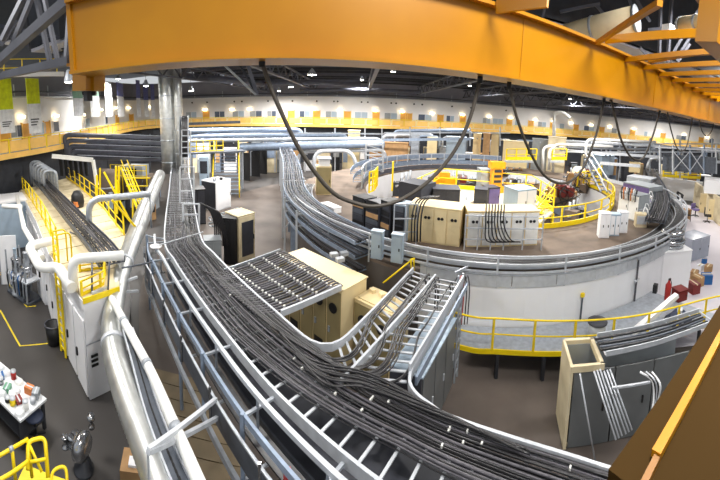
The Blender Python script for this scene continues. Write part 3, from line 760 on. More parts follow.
# ================================================================== left: the row of hutches
HL = [Vector(p+(0,)) for p in ((-7.05, 6.35), (-10.6, 7.9), (-14.4, 10.1), (-19, 12.5), (-21.6, 13.8))]
HR = [Vector(p+(0,)) for p in ((-6.65, 7.5), (-9.3, 11.2), (-13, 13.9), (-18.5, 17.2), (-22.2, 19.2))]
HT = 3.2
HW = ['nearest white hutch with the yellow kick plate beside the silver duct', 'second white hutch in the left row, behind the yellow ladder', 'third white hutch in the left row, under the goose neck pipe', 'farthest white hutch in the left row']
for k in range(4):
    a, b, c, d = HL[k], HL[k+1], HR[k+1], HR[k]
    h = thing('beamline_hutch', HW[k], 'hutch', group='hutches in the left row')
    g = .03
    cen = (a+b+c+d)/4
    q = [p+(cen-p)*.008 for p in (a, b, c, d)]
    MB().prism([(p.x, p.y) for p in q], .01, HT-.12).build('wall_box', 'white_paint', h)
    MB().prism([(p.x, p.y) for p in q], HT-.12, HT-.04).build('roof_slab', 'cream_roof', h)
    nn_ = [3, 4, 4, 4][k]
    for i in range(nn_):
        for j in range(2):
            f = lambda u, v: (a.lerp(b, u)).lerp(d.lerp(c, u), v)
            u0, u1, v0, v1 = (i+.03)/nn_, (i+.97)/nn_, (.02, .53)[j], (.48, .98)[j]
            P4 = [f(u0, v0), f(u1, v0), f(u1, v1), f(u0, v1)]
            MB().prism([(p.x, p.y) for p in P4], HT-.04, HT).build('roof_panel', 'cream_roof', h)
    dv = (b-a).normalized(); L = (b-a).length; n_ = Vector((dv.y, -dv.x, 0))
    if n_.dot(cen-a) > 0: n_ = -n_
    nd = 3 if k else 4
    for i in range(nd):
        x0, x1 = (i+.06)*L/nd, (i+.94)*L/nd
        dp_ = slab(MB(), a, dv, n_, x0, x1, 0, .05, .1, 2.5).build('door', 'white_paint', h)
        slab(MB(), a, dv, n_, x1-.2, x1-.12, .05, .1, 1.0, 1.25).build('handle', 'black', dp_)
    slab(MB(), a, dv, n_, 0, L, 0, .03, HT-.35, HT-.05).build('fascia', 'white_paint', h)
a, d = HL[0], HR[0]; dv = (d-a).normalized(); n_ = Vector((dv.y, -dv.x, 0))
if n_.dot(C-a) < 0: n_ = -n_
h = thing('hutch_end_fitting', 'yellow kick plate and vents on the end of the nearest white hutch', 'kick plate')
slab(MB(), a, dv, n_, -.02, 1.2, .02, .06, HT-.12, HT+.05).build('kick_plate', 'rail_yellow', h)
for z in (1.35, 1.2, 1.05): slab(MB(), a, dv, n_, .12, .34, .02, .05, z, z+.07).build('vent_slot', 'black', h)
slab(MB(), a, dv, n_, 0, 1.2, .02, .04, 1.78, 1.81).build('seam', 'galv', h)
# yellow ladder on the near hutch
ld = thing('hutch_ladder', 'yellow vertical ladder fixed to the nearest white hutch', 'ladder')
p0 = at(66, 358, .02); p0.z = 0; dv = Vector((-.93, .3, 0)).normalized(); n_ = Vector((dv.y, -dv.x, 0)); n_ = n_ if n_.y < 0 else -n_
for s in (0, .42): MB().bar(p0+dv*s+Vector((0, 0, .03)), p0+dv*s+Vector((0, 0, 4.5)), .07, .05).build('stile', 'rail_yellow', ld)
for k in range(15): MB().bar(p0+Vector((0, 0, .25+k*.29)), p0+dv*.42+Vector((0, 0, .25+k*.29)), .04, .04).build('rung', 'rail_yellow', ld)
for s in (0, .42): MB().tube(fillet([p0+dv*s+Vector((0, 0, 4.5)), p0+dv*s-n_*.5+Vector((0, 0, 4.5)), p0+dv*s-n_*.5+Vector((0, 0, 3.3))], .2), .03, 6).build('grab_hoop', 'rail_yellow', ld)
# roof railings
railing('hutch_railing', 'yellow railing along the aisle side of the hutch roofs', [p+(HR[i]-p).normalized()*.35+Vector((0, 0, HT)) for i, p in enumerate(HL)][1:], .95, 1.5, r=.03, toe=.15)
railing('hutch_railing', 'yellow railing along the tray side of the hutch roofs', [p+(HL[i]-p).normalized()*.15+Vector((0, 0, HT)) for i, p in enumerate(HR)][1:], 1.0, 1.5, r=.03, toe=.15)
railing('hutch_railing', 'short yellow railing round the roof hatch of the nearest hutch', [at(82, 296, HT), at(104, 285, HT), at(106, 268, HT), at(80, 272, HT)], .45, .8, r=.03, toe=.1)
# cable tray along the roofs
TP = spline([at(38, 178, 3.75), at(55, 196, 3.75), at(75, 218, 3.75), at(98, 243, 3.75), at(112, 262, 3.6)], 60)
ladder_tray('roof_cable_tray', 'dark filled cable tray running along the hutch roofs', TP, .9, rail_h=.2, step=.4, mt='galv_dark')
for k in range(12):
    cable('roof_cable', 'black cable in the tray along the hutch roofs', wig(shift(TP, -.38+.07*k), .02, .0), random.choice([.03, .04]), 'cables in the hutch roof tray', random.choice(['cable_black', 'cable_grey']))
for k in range(6):
    cable('roof_tray_leg', 'short grey foot under the hutch roof cable tray', [TP[5+k*9]+Vector((0, 0, -.5)), TP[5+k*9]+Vector((0, 0, -.05))], .05, 'feet under the hutch roof tray', 'galv', cat='support')
for k in range(6):
    px = 29+k*2.6; p = at(px+3, 184+k*1.6, 3.3); zt = zat(p, 162+k*1.8)
    dv = Vector((.75, .66, 0))*.9
    tag(MB().tube(fillet([p, Vector((p.x, p.y, zt)), Vector((p.x, p.y, zt))+dv, p+dv], .4, 8), .11, 10).build('hoop_conduit', 'galv'), '%s grey hoop conduit in the bank at the far end of the hutch roof tray' % ['leftmost', 'second', 'third', 'fourth', 'fifth', 'rightmost'][k], 'conduit', 'hoop conduits on the hutch roof')
# goose neck pipe
p = at(90, 232, HT); zt = zat(p, 199); D0 = math.hypot(p.x, p.y)
q = far(118, 199, D0*1.0); q.z = zt; q2 = far(150, 199, D0*1.02); q2.z = zt
gk = thing('goose_neck_pipe', 'thick grey goose neck pipe rising from the hutch roof towards the wide tray', 'pipe')
MB().tube(fillet([p, Vector((p.x, p.y, zt)), q, q2], .8, 10), .15, 12).build('pipe_body', 'galv', gk)
MB().cyl(p+Vector((0, 0, .0)), p+Vector((0, 0, .12)), .24, 12).build('flange', 'galv_dark', gk)
MB().cyl(q2+Vector((0, 0, .0)), q2+Vector((0, 0, -1.6)), .05, 8).build('support', 'galv', gk)
# white insulated pipes
w1 = [at(56, 240, 3.7), at(28, 246, 3.7), at(41, 269, 3.5), at(58, 266, 3.5), at(72, 288, 3.4)]
tag(MB().tube(fillet(w1, .35, 6), .17, 12).build('insulated_pipe', 'white_pipe'), 'white insulated pipe zigzagging outside the aisle side of the near hutch', 'pipe')
p = at(74, 290, HT); zt = zat(p, 259); q = at(96, 264, 3.3); q = far(96, 259, math.hypot(p.x, p.y)); q.z = zt; q2 = far(124, 260, math.hypot(p.x, p.y)*1.0); q2.z = zt
tag(MB().tube(fillet([p, Vector((p.x, p.y, zt)), q, q2], .35, 8), .15, 12).build('insulated_pipe', 'white_pipe'), 'white insulated elbow pipe standing on the near hutch roof', 'pipe')
tag(MB().tube([at(2, 206, 3.6), at(22, 207, 3.5)], .14, 10).build('insulated_pipe', 'white_pipe'), 'short white pipe stub at the left edge above the pale blue enclosure', 'pipe')
w2 = [at(17, 196, 3.5), at(24, 228, 3.4), at(42, 258, 3.4)]
tag(MB().tube(w2, .12, 10).build('insulated_pipe', 'white_pipe'), 'white pipe lying along the aisle edge of the hutch roofs', 'pipe')
# tool bag on the roof
tb = thing('tool_bag', 'small black and orange tool bag on the hutch roof', 'bag', at(78, 207, HT))
MB().lathe((0, 0, 0), [(0, 0), (.34, .02), (.4, .3), (.36, .7), (.2, .95), (0, 1.0)], 12).build('bag_body', 'black', tb)
MB().box((.12, -.28, .25), (.35, .2, .3)).build('side_pocket', 'skin_orange', tb)
# things in the aisle
bn = thing('waste_bin', 'black round waste bin at the foot of the yellow ladder', 'bin', at(54, 343, .01))
MB().lathe((0, 0, 0), [(0, 0), (.24, 0), (.3, .75), (.27, .75), (.22, .05), (0, .05)], 16).build('bin_body', 'black', bn)
MB().lathe((0, 0, .7), [(.28, 0), (.33, .03), (.33, .08), (.28, .08)], 16).build('rim', 'charcoal_box', bn)
ins = thing('beamline_instrument', 'cluttered steel instrument with vessels and frames left of the white hutch', 'instrument', at(24, 296, .01))
MB().bx(-.9, .9, -.4, .5, 0, .1).build('base_plate', 'galv_dark', ins)
for x in (-.8, 0, .8):
    for y in (-.35, .45): MB().bar((x, y, .1), (x, y, 2.2), .06, .06).build('frame_post', 'galv', ins)
MB().bx(-.9, .9, -.4, .5, 1.0, 1.06).build('table_plate', 'galv_pale', ins)
for x, y, z, r, h_, mm in ((-.5, 0, 1.06, .25, .7, 'steel_shiny'), (.25, .1, 1.06, .32, .5, 'steel_shiny'), (.6, -.2, .1, .2, .7, 'cabinet_dark'), (-.2, -.25, .1, .25, .8, 'galv'), (-.6, .2, .1, .2, .6, 'navy'), (.3, .1, 1.56, .14, .7, 'galv'), (-.5, 0, 1.76, .1, .5, 'cabinet_blue')):
    MB().lathe((x, y, z), [(0, 0), (r, 0), (r, h_*.1), (r*.85, h_*.14), (r*.85, h_*.86), (r, h_*.9), (r, h_), (0, h_)], 14).build('vessel', mm, ins)
for k in range(8): MB().tube(spline([(-.8+.2*k, -.3, 1.2), (-.7+.2*k, -.45, .9+.1*(k % 3)), (-.6+.18*k, -.42, .3)], 10), .03, 5).build('hose', ['cable_black', 'galv', 'blue_bin'][k % 3], ins)
wpn = thing('white_screen_panel', 'white upright screen panel beside the steel instrument', 'panel', at(11, 284, .01), .9)
MB().bx(-.45, .45, -.03, .03, 0, 2.6).build('panel_sheet', 'white_paint', wpn); MB().bx(-.5, -.45, -.05, .05, 0, 2.65).build('panel_post', 'galv', wpn)
be = thing('pale_blue_enclosure', 'pale blue enclosure cut by the left edge of the picture', 'enclosure', at(-6, 246, .01), -.45)
MB().bx(-1.6, .9, 0, 2.4, 0, 3.1).build('body', 'cabinet_blue', be)
for k in range(3): MB().bx(-1.5+.8*k, -.78+.8*k, -.05, 0, .1, 3.0).build('panel', 'white_paint', be)
MB().bx(-1.65, .95, -.06, 2.45, 3.1, 3.2).build('top_frame', 'white_paint', be)
sb = thing('aisle_control_cabinet', 'white control cabinet with a lever switch on the aisle side of the second hutch', 'cabinet', at(42, 300, .01)+Vector((0, 0, 0)), -.32)
MB().bx(-.5, .5, 0, .5, 0, 2.3).build('body', 'white_paint', sb); MB().bx(-.46, .46, -.03, 0, .1, 2.2).build('door', 'white_paint', sb); MB().bx(.1, .2, -.1, -.03, 1.2, 1.7).build('lever', 'black', sb)
# workbench with clutter at the left edge
T0, T1, T2 = at(-6, 372, .9), at(17, 372, .9), at(40, 408, .9)
tbn = thing('workbench', 'pale topped workbench covered in clutter at the left edge', 'workbench', (-8.15, 4.35, 0), .12)
MB().bx(-1.3, 1.0, -.5, .45, .84, .9).build('bench_top', 'banner_white', tbn)
for x in (-1.2, .9):
    for y in (-.42, .37): MB().bx(x-.04, x+.04, y-.04, y+.04, 0.01, .84).build('leg', 'dark_steel', tbn)
MB().bx(-1.25, .95, -.45, .4, .3, .34).build('under_shelf', 'dark_steel', tbn)
CL = [('tin', 'red', 'red'), ('box', 'cardboard', 'tan cardboard'), ('tin', 'steel_shiny', 'shiny metal'), ('box', 'blue_bin', 'blue'), ('box', 'white_paint', 'white'), ('tin', 'black', 'black'), ('box', 'skin_orange', 'orange'), ('tin', 'galv', 'grey'), ('box', 'cabinet_grey', 'light grey'), ('tin', 'navy', 'navy'), ('box', 'maroon', 'maroon'), ('tin', 'rail_yellow', 'yellow'), ('box', 'cream', 'cream'), ('box', 'charcoal_box', 'charcoal'), ('tin', 'white_pipe', 'off white'), ('box', 'banner_green', 'sea green')]
random.seed(5); spots = [(-1.1+.27*i+random.uniform(-.05, .05), -.32+.2*j+random.uniform(-.04, .04)) for i in range(8) for j in range(4)]; random.shuffle(spots)
for (kd, mm, w), (x, y) in zip(CL, spots):
    c_, s_ = math.cos(.12), math.sin(.12); X, Y = -8.15+x*c_-y*s_, 4.35+x*s_+y*c_
    if kd == 'tin':
        t = thing('bench_tin', w+' round tin on the cluttered workbench', 'tin', (X, Y, .9), group='clutter on the workbench'); hh = random.uniform(.1, .25)
        MB().lathe((0, 0, 0), [(0, 0), (.08, 0), (.08, hh), (0, hh)], 12).build('tin_body', mm, t); MB().lathe((0, 0, hh), [(0.085, -.02), (.085, .015), (0, .02)], 12).build('lid', 'galv_pale', t)
    else:
        t = thing('bench_box', w+' small box on the cluttered workbench', 'box', (X, Y, .9), random.uniform(-1, 1), group='clutter on the workbench'); hh = random.uniform(.08, .2)
        MB().bx(-.12, .12, -.09, .09, 0, hh).build('box_body', mm, t); MB().bx(-.125, .125, -.02, .02, hh-.03, hh+.004).build('tape', 'galv_pale', t)
for k in range(10):
    (x, y) = spots[16+k]; c_, s_ = math.cos(.12), math.sin(.12); X, Y = -8.15+x*c_-y*s_, 4.35+x*s_+y*c_
    b = MB(); n = 9; rr = random.uniform(.1, .17)
    for i in range(n): pass
    prof = [(0, 0), (rr, .01), (rr*.8, .07), (rr*.35, .11), (0, .09)]
    t = tag(b.lathe((0, 0, 0), prof, 8, False).build('crumpled_wrap', random.choice(['banner_white', 'white_pipe', 'cardboard']), None, (X, Y, .9), random.random()*3), 'crumpled wrapping on the cluttered workbench', 'wrapping', 'crumpled wrapping on the workbench')
ch = thing('workshop_stool', 'navy seated stool in front of the cluttered workbench', 'stool', at(36, 437, .01))
MB().lathe((0, 0, .55), [(0, 0), (.2, .01), (.25, .05), (.23, .1), (0, .12)], 16).build('seat', 'navy', ch); MB().cyl((0, 0, .1), (0, 0, .55), .04, 8).build('column', 'black', ch)
for k in range(5): MB().bar((0, 0, .1), (.27*math.cos(k*1.257), .27*math.sin(k*1.257), .04), .05, .04).build('foot', 'black', ch)
# yellow lift basket at the lower left corner
lk = thing('lift_basket', 'bright yellow lift basket rails at the lower left corner', 'lift', group=None)
zt = 2.3
def y_tube(pts, r=.035, nm='rail'): MB().tube(fillet([at(*p) for p in pts], .12, 5), r, 8).build(nm, 'rail_yellow', lk)
y_tube([(-12, 462, zt), (14, 447, zt), (28, 439, zt)]); y_tube([(-12, 486, zt), (12, 473, zt), (28, 461, zt)])
y_tube([(28, 470, 2.1), (28, 441, zt), (45, 437, zt), (48, 478, 1.9)], .04, 'gate_hoop'); y_tube([(30, 462, 2.2), (46, 459, 2.2)], .03)
y_tube([(50, 492, 1.9), (52, 470, 2.0), (66, 465, 2.0), (68, 492, 1.8)], .03, 'gate_hoop')
for px, py in ((12, 449), (28, 441)): MB().cyl(at(px, py, zt), at(px+4, py+36, 1.6), .035, 8).build('post', 'rail_yellow', lk)
MB().cyl(at(9, 450, zt), at(13, 448, zt), .05, 8).build('clamp', 'galv', lk); MB().cyl(at(28, 442, zt), at(42, 472, 2.0), .03, 8).build('brace', 'rail_yellow', lk)
p = at(40, 486, 1.2); MB().box((p.x, p.y, 1.2), (.9, .5, .08), .5).build('deck', 'rail_yellow', lk)
# steel vessel below
ve = thing('steel_vessel', 'shiny round steel vessel with flanges on the aisle floor', 'vessel', at(84, 470, .01))
MB().lathe((0, 0, 0), [(0, 0), (.25, 0), (.25, .06), (.1, .1), (.1, .4), (0, .42)], 16).build('stand', 'dark_steel', ve)
b = MB(); b.tube([(0, -.1, .75), (.1, -.08, .75), (.2, -.06, .75), (.24, -.05, .75)], lambda i: (.3, .32, .28, .1)[i], 20); b.build('dish', 'steel_shiny', ve)
b = MB(); b.tube([(-.35, 0, .6), (-.1, 0, .6), (.1, -.05, .68)], .2, 14); b.build('body', 'steel_shiny', ve)
for k in range(5): MB().lathe((-.4+.12*k, .12*(k % 3)-.2, .45), [(0, 0), (.09, 0), (.09, .04), (.05, .06), (.05, .24), (.09, .26), (.09, .3), (0, .3)], 10).build('flange_port', ['steel_shiny', 'galv', 'black'][k % 3], ve)
MB().lathe((-.12, .45, .7), [(0, 0), (.08, 0), (.08, .06), (.05, .09), (.05, .2), (.1, .24), (.1, .34), (0, .36)], 12).build('gauge_head', 'steel_shiny', ve)
for k in range(3): MB().bar((-.2+.2*k, .1, 0), (-.1+.15*k, 0, .5), .04, .04).build('leg', 'dark_steel', ve)
bx_ = thing('cardboard_carton', 'open cardboard carton beside the foot of the silver duct', 'carton', at(135, 478, .01), .5)
MB().bx(-.3, .3, -.22, .22, 0, .4).build('carton_body', 'cardboard', bx_); MB().bx(-.3, .3, .22, .34, .38, .4).build('flap', 'cardboard', bx_); MB().bx(-.12, .08, -.12, .1, .4, .46).build('white_insert', 'white_paint', bx_)

# ================================================================== behind the hutches: riser duct and stacked trays
rd = thing('riser_duct', 'tall silver riser duct standing left of the middle', 'duct')
p = far(169, 140, 33); MB().tube([Vector((p.x, p.y, z)) for z in (2.5, 5, 7, 9, 11, 14)], .8, 20).build('duct_body', 'duct_metal', rd)
for z in (3.5, 5.6, 7.7, 9.8): MB().cyl((p.x, p.y, z), (p.x, p.y, z+.08), .84, 20).build('joint_band', 'galv', rd)
rd = thing('riser_duct', 'slimmer silver riser duct touching the right of the tall one', 'duct')
p = far(179.5, 140, 32); MB().tube([Vector((p.x, p.y, z)) for z in (2.5, 6, 10, 14)], .38, 16).build('duct_body', 'duct_metal', rd)
for z in (4.4, 6.6, 8.8): MB().cyl((p.x, p.y, z), (p.x, p.y, z+.06), .41, 16).build('joint_band', 'galv', rd)
up = [at(178, 175, 3.05), far(182, 152, 32), far(186, 118, 31)]
rt = thing('rising_cable_tray', 'dark cable tray rising beside the silver risers', 'cable tray')
MB().bar(far(184, 155, 30), far(184, 116, 30), .55, .1).build('tray_bed', 'cabinet_dark', rt)
for s in (180, 188): MB().bar(far(s, 157, 29.8), far(s, 116, 29.8), .06, .2).build('side_rail', 'galv', rt)
for k in range(8): MB().bar(far(180, 120+k*4.4, 29.7), far(188, 120+k*4.4, 29.7), .05, .05).build('rung', 'galv', rt)
for k in range(5): cable('riser_cable', 'black cable climbing the rising tray beside the silver risers', [far(181.5+k*1.3, 157, 29.6), far(181.5+k*1.3, 117, 29.6)], .06, 'cables climbing beside the risers')
for k, py in enumerate((137, 142.5, 148, 153.5, 159)):
    t = thing('stacked_tray', '%s of the five long grey trays stacked left of the risers' % ['topmost', 'second from the top', 'middle one', 'fourth from the top', 'lowest'][k], 'cable tray', group='long trays stacked left of the risers')
    A_, B_ = far(64+k*2.4, py-2, 30), far(166, py+1, 35)
    MB().tube(fillet([A_+Vector((0, 0, -2.2+.3*k)), A_, B_], .5, 6), .2, 8).build('tray_run', 'truss_grey', t)
    MB().bar(A_+Vector((.6, 0, .2)), B_+Vector((0, 0, .2)), .3, .04).build('lip', 'galv', t)
for px in (88, 108, 130, 150): tag(MB().bar(far(px, 134, 30+(px-64)*.049), far(px, 175, 30+(px-64)*.049), .1, .1).build('tray_post', 'galv_dark'), 'grey post holding the stacked trays, %s' % {88: 'leftmost', 108: 'second', 130: 'third', 150: 'rightmost'}[px], 'post')
cb = thing('gallery_cable_box', 'white beam with black cables hanging below the stacked trays', 'cable box')
MB().bar(far(52, 156, 25), far(93, 160, 25), .3, .3).build('white_beam', 'white_pipe', cb); MB().bar(far(93, 160, 25), far(97, 185, 25), .2, .2).build('leg', 'white_pipe', cb)
for k in range(6): MB().bar(far(60+k*5, 157+k*.5, 25.3), far(62+k*5, 176, 25.3), .25, .1).build('black_panel', 'black', cb)
# yellow stair frames and tank between hutches and wide tray
ys = thing('yellow_stair', 'steep yellow stair behind the hutch roofs left of the wide tray', 'stairs')
for s in (0, 1.0):
    MB().bar(far(121+6*s, 168, 22), far(140+6*s, 215, 18), .12, .1).build('stringer', 'rail_yellow', ys)
    MB().bar(far(121+6*s, 160, 22), far(140+6*s, 206, 18), .05, .05).build('handrail', 'rail_yellow', ys)
for k in range(9):
    q = (k+.5)/9; a, b = far(121, 168, 22).lerp(far(140, 215, 18), q), far(127, 168, 22).lerp(far(146, 215, 18), q); MB().bar(a, b, .25, .03).build('tread', 'galv', ys)
for px, y0, y1 in ((116, 166, 205), (119, 166, 200), (97, 175, 205), (133, 190, 218)): MB().bar(far(px, y0, 21), far(px, y1, 21), .1, .1).build('post', 'rail_yellow', ys)
tk = thing('concrete_column', 'stout grey cylinder behind the yellow stair left of the wide tray', 'tank', at(107, 215, .01)+Vector((0, 0, 0)))
MB().lathe((0, 0, 0), [(0, 0), (1.0, 0), (1.0, 3.6), (.9, 3.8), (0, 3.9)], 18).build('shell', 'concrete', tk); MB().lathe((0, 0, 2.4), [(1.0, 0), (1.06, .03), (1.06, .12), (1.0, .15)], 18).build('band', 'galv', tk)
mc = thing('booster_machine', 'brown and grey machinery with yellow guards left of the wide tray', 'machine', at(135, 200, .01), .2)
MB().bx(-2, 2, -1, 1.5, 0, 2.4).build('body', 'concrete', mc); MB().bx(-1.2, 1.2, -.6, 1, 2.4, 3.4).build('top_block', 'cabinet_grey', mc); MB().bx(-.6, .6, -.65, -.6, 2.6, 3.2).build('screen', 'black', mc)
for k in range(4): MB().bar((-1.9+1.25*k, -1.1, 0), (-1.9+1.25*k, -1.1, 3.6), .08, .08).build('guard_post', 'rail_yellow', mc)
for z in (2.6, 3.1, 3.6): MB().bar((-1.9, -1.1, z), (1.9, -1.1, z), .06, .06).build('guard_rail', 'rail_yellow', mc)
for k in range(6): MB().tube(spline([(-1.6+.6*k, -1, 2.3), (-1.5+.6*k, -1.3, 1.6), (-1.3+.6*k, -1.2, .6)], 8), .06, 6).build('hose', 'cable_black', mc)

# ================================================================== on and in the ring
# trays and handrails along the outer edge of the ring roof, from the left side round the front to the right
for k, (r, z, w) in enumerate(((RO-.45, ZT+.55, .6), (RO-1.15, ZT+.3, .55))):
    path = arc(r, 178, 338+10, 110, z)
    t = ladder_tray('ring_cable_tray', 'galvanised cable tray following the ring edge, %s run' % ['outer raised', 'inner low'][k], path, w, rail_h=.14, step=.5, mt='galv_pale', group='cable trays on the ring')
    for j in range(9):
        cable('ring_cable', 'black cable in the %s tray on the ring edge' % ['outer', 'inner'][k], wig(shift(path, -w*.4+w*.1*j), .015, .02), random.choice([.03, .035, .04]), 'cables in the %s ring tray' % ['outer', 'inner'][k], 'cable_black')
rr = thing('ring_edge_rail', 'galvanised three bar rail on posts round the outer edge of the ring', 'railing')
ep = arc(RO+.02, 200, 340, 90, ZT)
for z in (.42, .7, 1.0): MB().rect(shift(ep, 0, z), .05, -.04, .04).build('bar', 'galv_pale', rr)
for p in even(ep, 15): stick('post', 'galv_pale', rr, p+Vector((0, 0, -.15)), p+Vector((0, 0, 1.05)), .06, .06)
# left flank: three tiers of trays on a tall frame, running away from the ring
FL = spline([(-10, 44, 0), (-8.4, 38, 0), (-6.2, 30, 0), (-4.9, 24.5, 0), (-3.6, 19.2, 0), (-1.8, 15.8, 0), (.4, 13.3, 0)], 60)
for k, z in enumerate((3.9, 3.3, 2.7)):
    path = [p+Vector((0, 0, z-(.6*max(0, (i-38)/22)))) for i, p in enumerate(FL)]
    ladder_tray('flank_cable_tray', '%s tray tier on the tall frame left of the ring' % ['top', 'middle', 'bottom'][k], path, 1.3, rail_h=.16, step=.8, mt='galv_blue', group='tray tiers left of the ring')
    for j in range(8): cable('flank_cable', 'dark cable in the %s tray tier left of the ring' % ['top', 'middle', 'bottom'][k], wig(shift(path, -.52+.15*j), .02, .03), .05, 'cables in the tray tiers left of the ring', random.choice(['cable_black', 'cable_grey', 'galv_dark']), n=5)
ff = thing('tray_stand', 'tall galvanised frame holding the trays left of the ring', 'frame')
for i, p in enumerate(even(FL[14:52], 9)):
    d = Vector((.35, -.93, 0)); s = Vector((.93, .35, 0))*.7
    for q in (p-s, p+s): stick('post', 'galv_pale', ff, Vector((q.x, q.y, .02)), Vector((q.x, q.y, 4.0 if i < 7 else 3.4)), .1, .1)
    for z in (2.6, 3.2, 3.8 if i < 7 else 3.3): stick('cross_arm', 'galv_pale', ff, p-s+Vector((0, 0, z)), p+s+Vector((0, 0, z)), .07, .07)
    if i % 2 == 0: stick('diagonal', 'galv_pale', ff, p-s+Vector((0, 0, .4)), p+s+Vector((0, 0, 2.5)), .06, .06)
for k in range(5):
    p = FL[22+k*6]; MB().bar((p.x+.1, p.y-.8, .3), (p.x+.1, p.y-.8, 2.6), .5, .06).build('blue_panel', 'galv_blue', ff)
# far side: two tiers of trays behind the pit
for k, (r, z) in enumerate(((RH+.75, ZT+1.25), (RH+.55, ZT+.65))):
    ladder_tray('far_ring_tray', '%s tray tier along the far side of the ring' % ['upper', 'lower'][k], arc(r, 182, 62, 70, z, HC), .8, rail_h=.34, step=.9, mt='galv_blue', group='tray tiers along the far side of the ring')
ff = thing('far_tray_stand', 'pale posts carrying the trays on the far side of the ring', 'frame')
for p in arc(RH+.3, 182, 64, 15, ZT, HC): stick('post', 'galv_pale', ff, p, p+Vector((0, 0, 1.55)), .09, .09)
MB().rect(arc(RH+.25, 182, 62, 60, ZT, HC), .05, 1.5, 1.58).build('hand_bar', 'galv_pale', ff)
MB().rect(arc(RH+.2, 182, 62, 60, ZT, HC), .05, .02, .4).build('dark_skirt', 'truss_grey', ff)

# ------------------------------------------------------------------ helper for upright cabinets: front base corners a, b given as sightings
def cabinet(name, label, a, b, zb, top, depth, body, door=None, doors=0, cat='cabinet', group=None, knobs=None, lid=None):
    A_, B_ = at(a[0], a[1], zb), at(b[0], b[1], zb); d = B_-A_; L = d.length; rz = math.atan2(d.y, d.x)
    H_ = (zat((A_+B_)/2, top)-zb) if top > 20 else top
    t = thing(name, label, cat, A_, rz, group)
    MB().bx(0, L, 0, depth, 0, H_).build('body', body, t)
    MB().bx(-.02, L+.02, -.03, depth+.02, H_, H_+.04).build('top_plate', lid or body, t)
    for k in range(doors):
        x0, x1 = k*L/doors+.03, (k+1)*L/doors-.03
        D_ = MB().bx(x0, x1, -.03, 0, .08, H_-.06).build('door', door or body, t)
        if knobs == 'round':
            for s in (.36, .64):
                xx = x0+(x1-x0)*s; MB().cyl((xx, -.05, H_*.72), (xx, -.03, H_*.72), .07, 10).build('gauge', 'black', D_)
        else: MB().bx(x1-.1, x1-.06, -.06, -.03, H_*.45, H_*.55).build('handle', 'black', D_)
    return t, L, H_
cabinet('magnet_supply_cabinet', 'cream four door supply cabinet on the front of the ring roof', (407, 240), (459, 247), ZT, 208, 1.3, 'cream', 'cream', 4, knobs='round', group='cream supply cabinets on the ring roof')
cabinet('magnet_supply_cabinet', 'pale cream supply cabinet right of the four door one, behind white conduits', (466, 247), (537, 245), ZT, 212, 1.2, 'cream', 'white_pipe', 5, knobs='round', group='cream supply cabinets on the ring roof')
# conduits and frame before the second cabinet
cf = thing('conduit_frame', 'white conduit frame with looping cables before the pale cream cabinet', 'frame')
for px in (464, 477, 490, 503, 522, 541): MB().bar(at(px, 250, ZT), at(px, 250, ZT)+Vector((0, 0, 1.6)), .05, .05).build('upright', 'galv_pale', cf)
for z in (.5, 1.0, 1.55): MB().bar(at(464, 250, ZT)+Vector((0, 0, z)), at(541, 250, ZT)+Vector((0, 0, z)), .05, .05).build('cross_bar', 'galv_pale', cf)
for k in range(7):
    p = at(483+k*3, 251, ZT); MB().tube(spline([p+Vector((0, 0, 2.1)), p+Vector((.02, -.05, 1.2)), p+Vector((.1+.05*k, -.1, .5)), p+Vector((.9, -.05, .35))], 16), .03, 6).build('cable', 'cable_black', cf)
cf = thing('conduit_frame', 'light frame with dark cables between the black racks and the four door cabinet', 'frame')
for px in (393, 405, 416): MB().bar(at(px, 245, ZT), at(px, 245, ZT)+Vector((0, 0, 1.9)), .05, .05).build('upright', 'galv_pale', cf)
for z in (.6, 1.2, 1.85): MB().bar(at(393, 245, ZT)+Vector((0, 0, z)), at(416, 245, ZT)+Vector((0, 0, z)), .05, .05).build('cross_bar', 'galv_pale', cf)
for k in range(4):
    p = at(411+k*3, 246, ZT); MB().tube(spline([p+Vector((0, 0, .2)), p+Vector((0, 0, 1.4)), p+Vector((.25, .3, 2.0)), p+Vector((.9, .6, 2.1))], 16), .035, 6).build('cable', 'cable_black', cf)
# charcoal boxes behind
cabinet('charcoal_transformer', 'charcoal box transformer behind the four door cabinet, left one', (398, 208), (420, 214), ZT, 184, 1.5, 'charcoal_box', 'charcoal_box', 0, 'transformer', group='charcoal transformers')
cabinet('charcoal_transformer', 'charcoal box transformer behind the four door cabinet, right one', (432, 212), (459, 213), ZT, 190, 1.4, 'charcoal_box', 'charcoal_box', 2, 'transformer', group='charcoal transformers')
cabinet('charcoal_transformer', 'small charcoal box before the pale blue console', (473, 211), (486, 212), ZT, 190, .9, 'charcoal_box', 'charcoal_box', 1, 'transformer', group='charcoal transformers')
cabinet('lilac_topped_box', 'dark box with a lilac face right of the small charcoal box', (488, 206), (499, 205), ZT, 188, .9, 'charcoal_box', 'purple_box', 1, 'box')
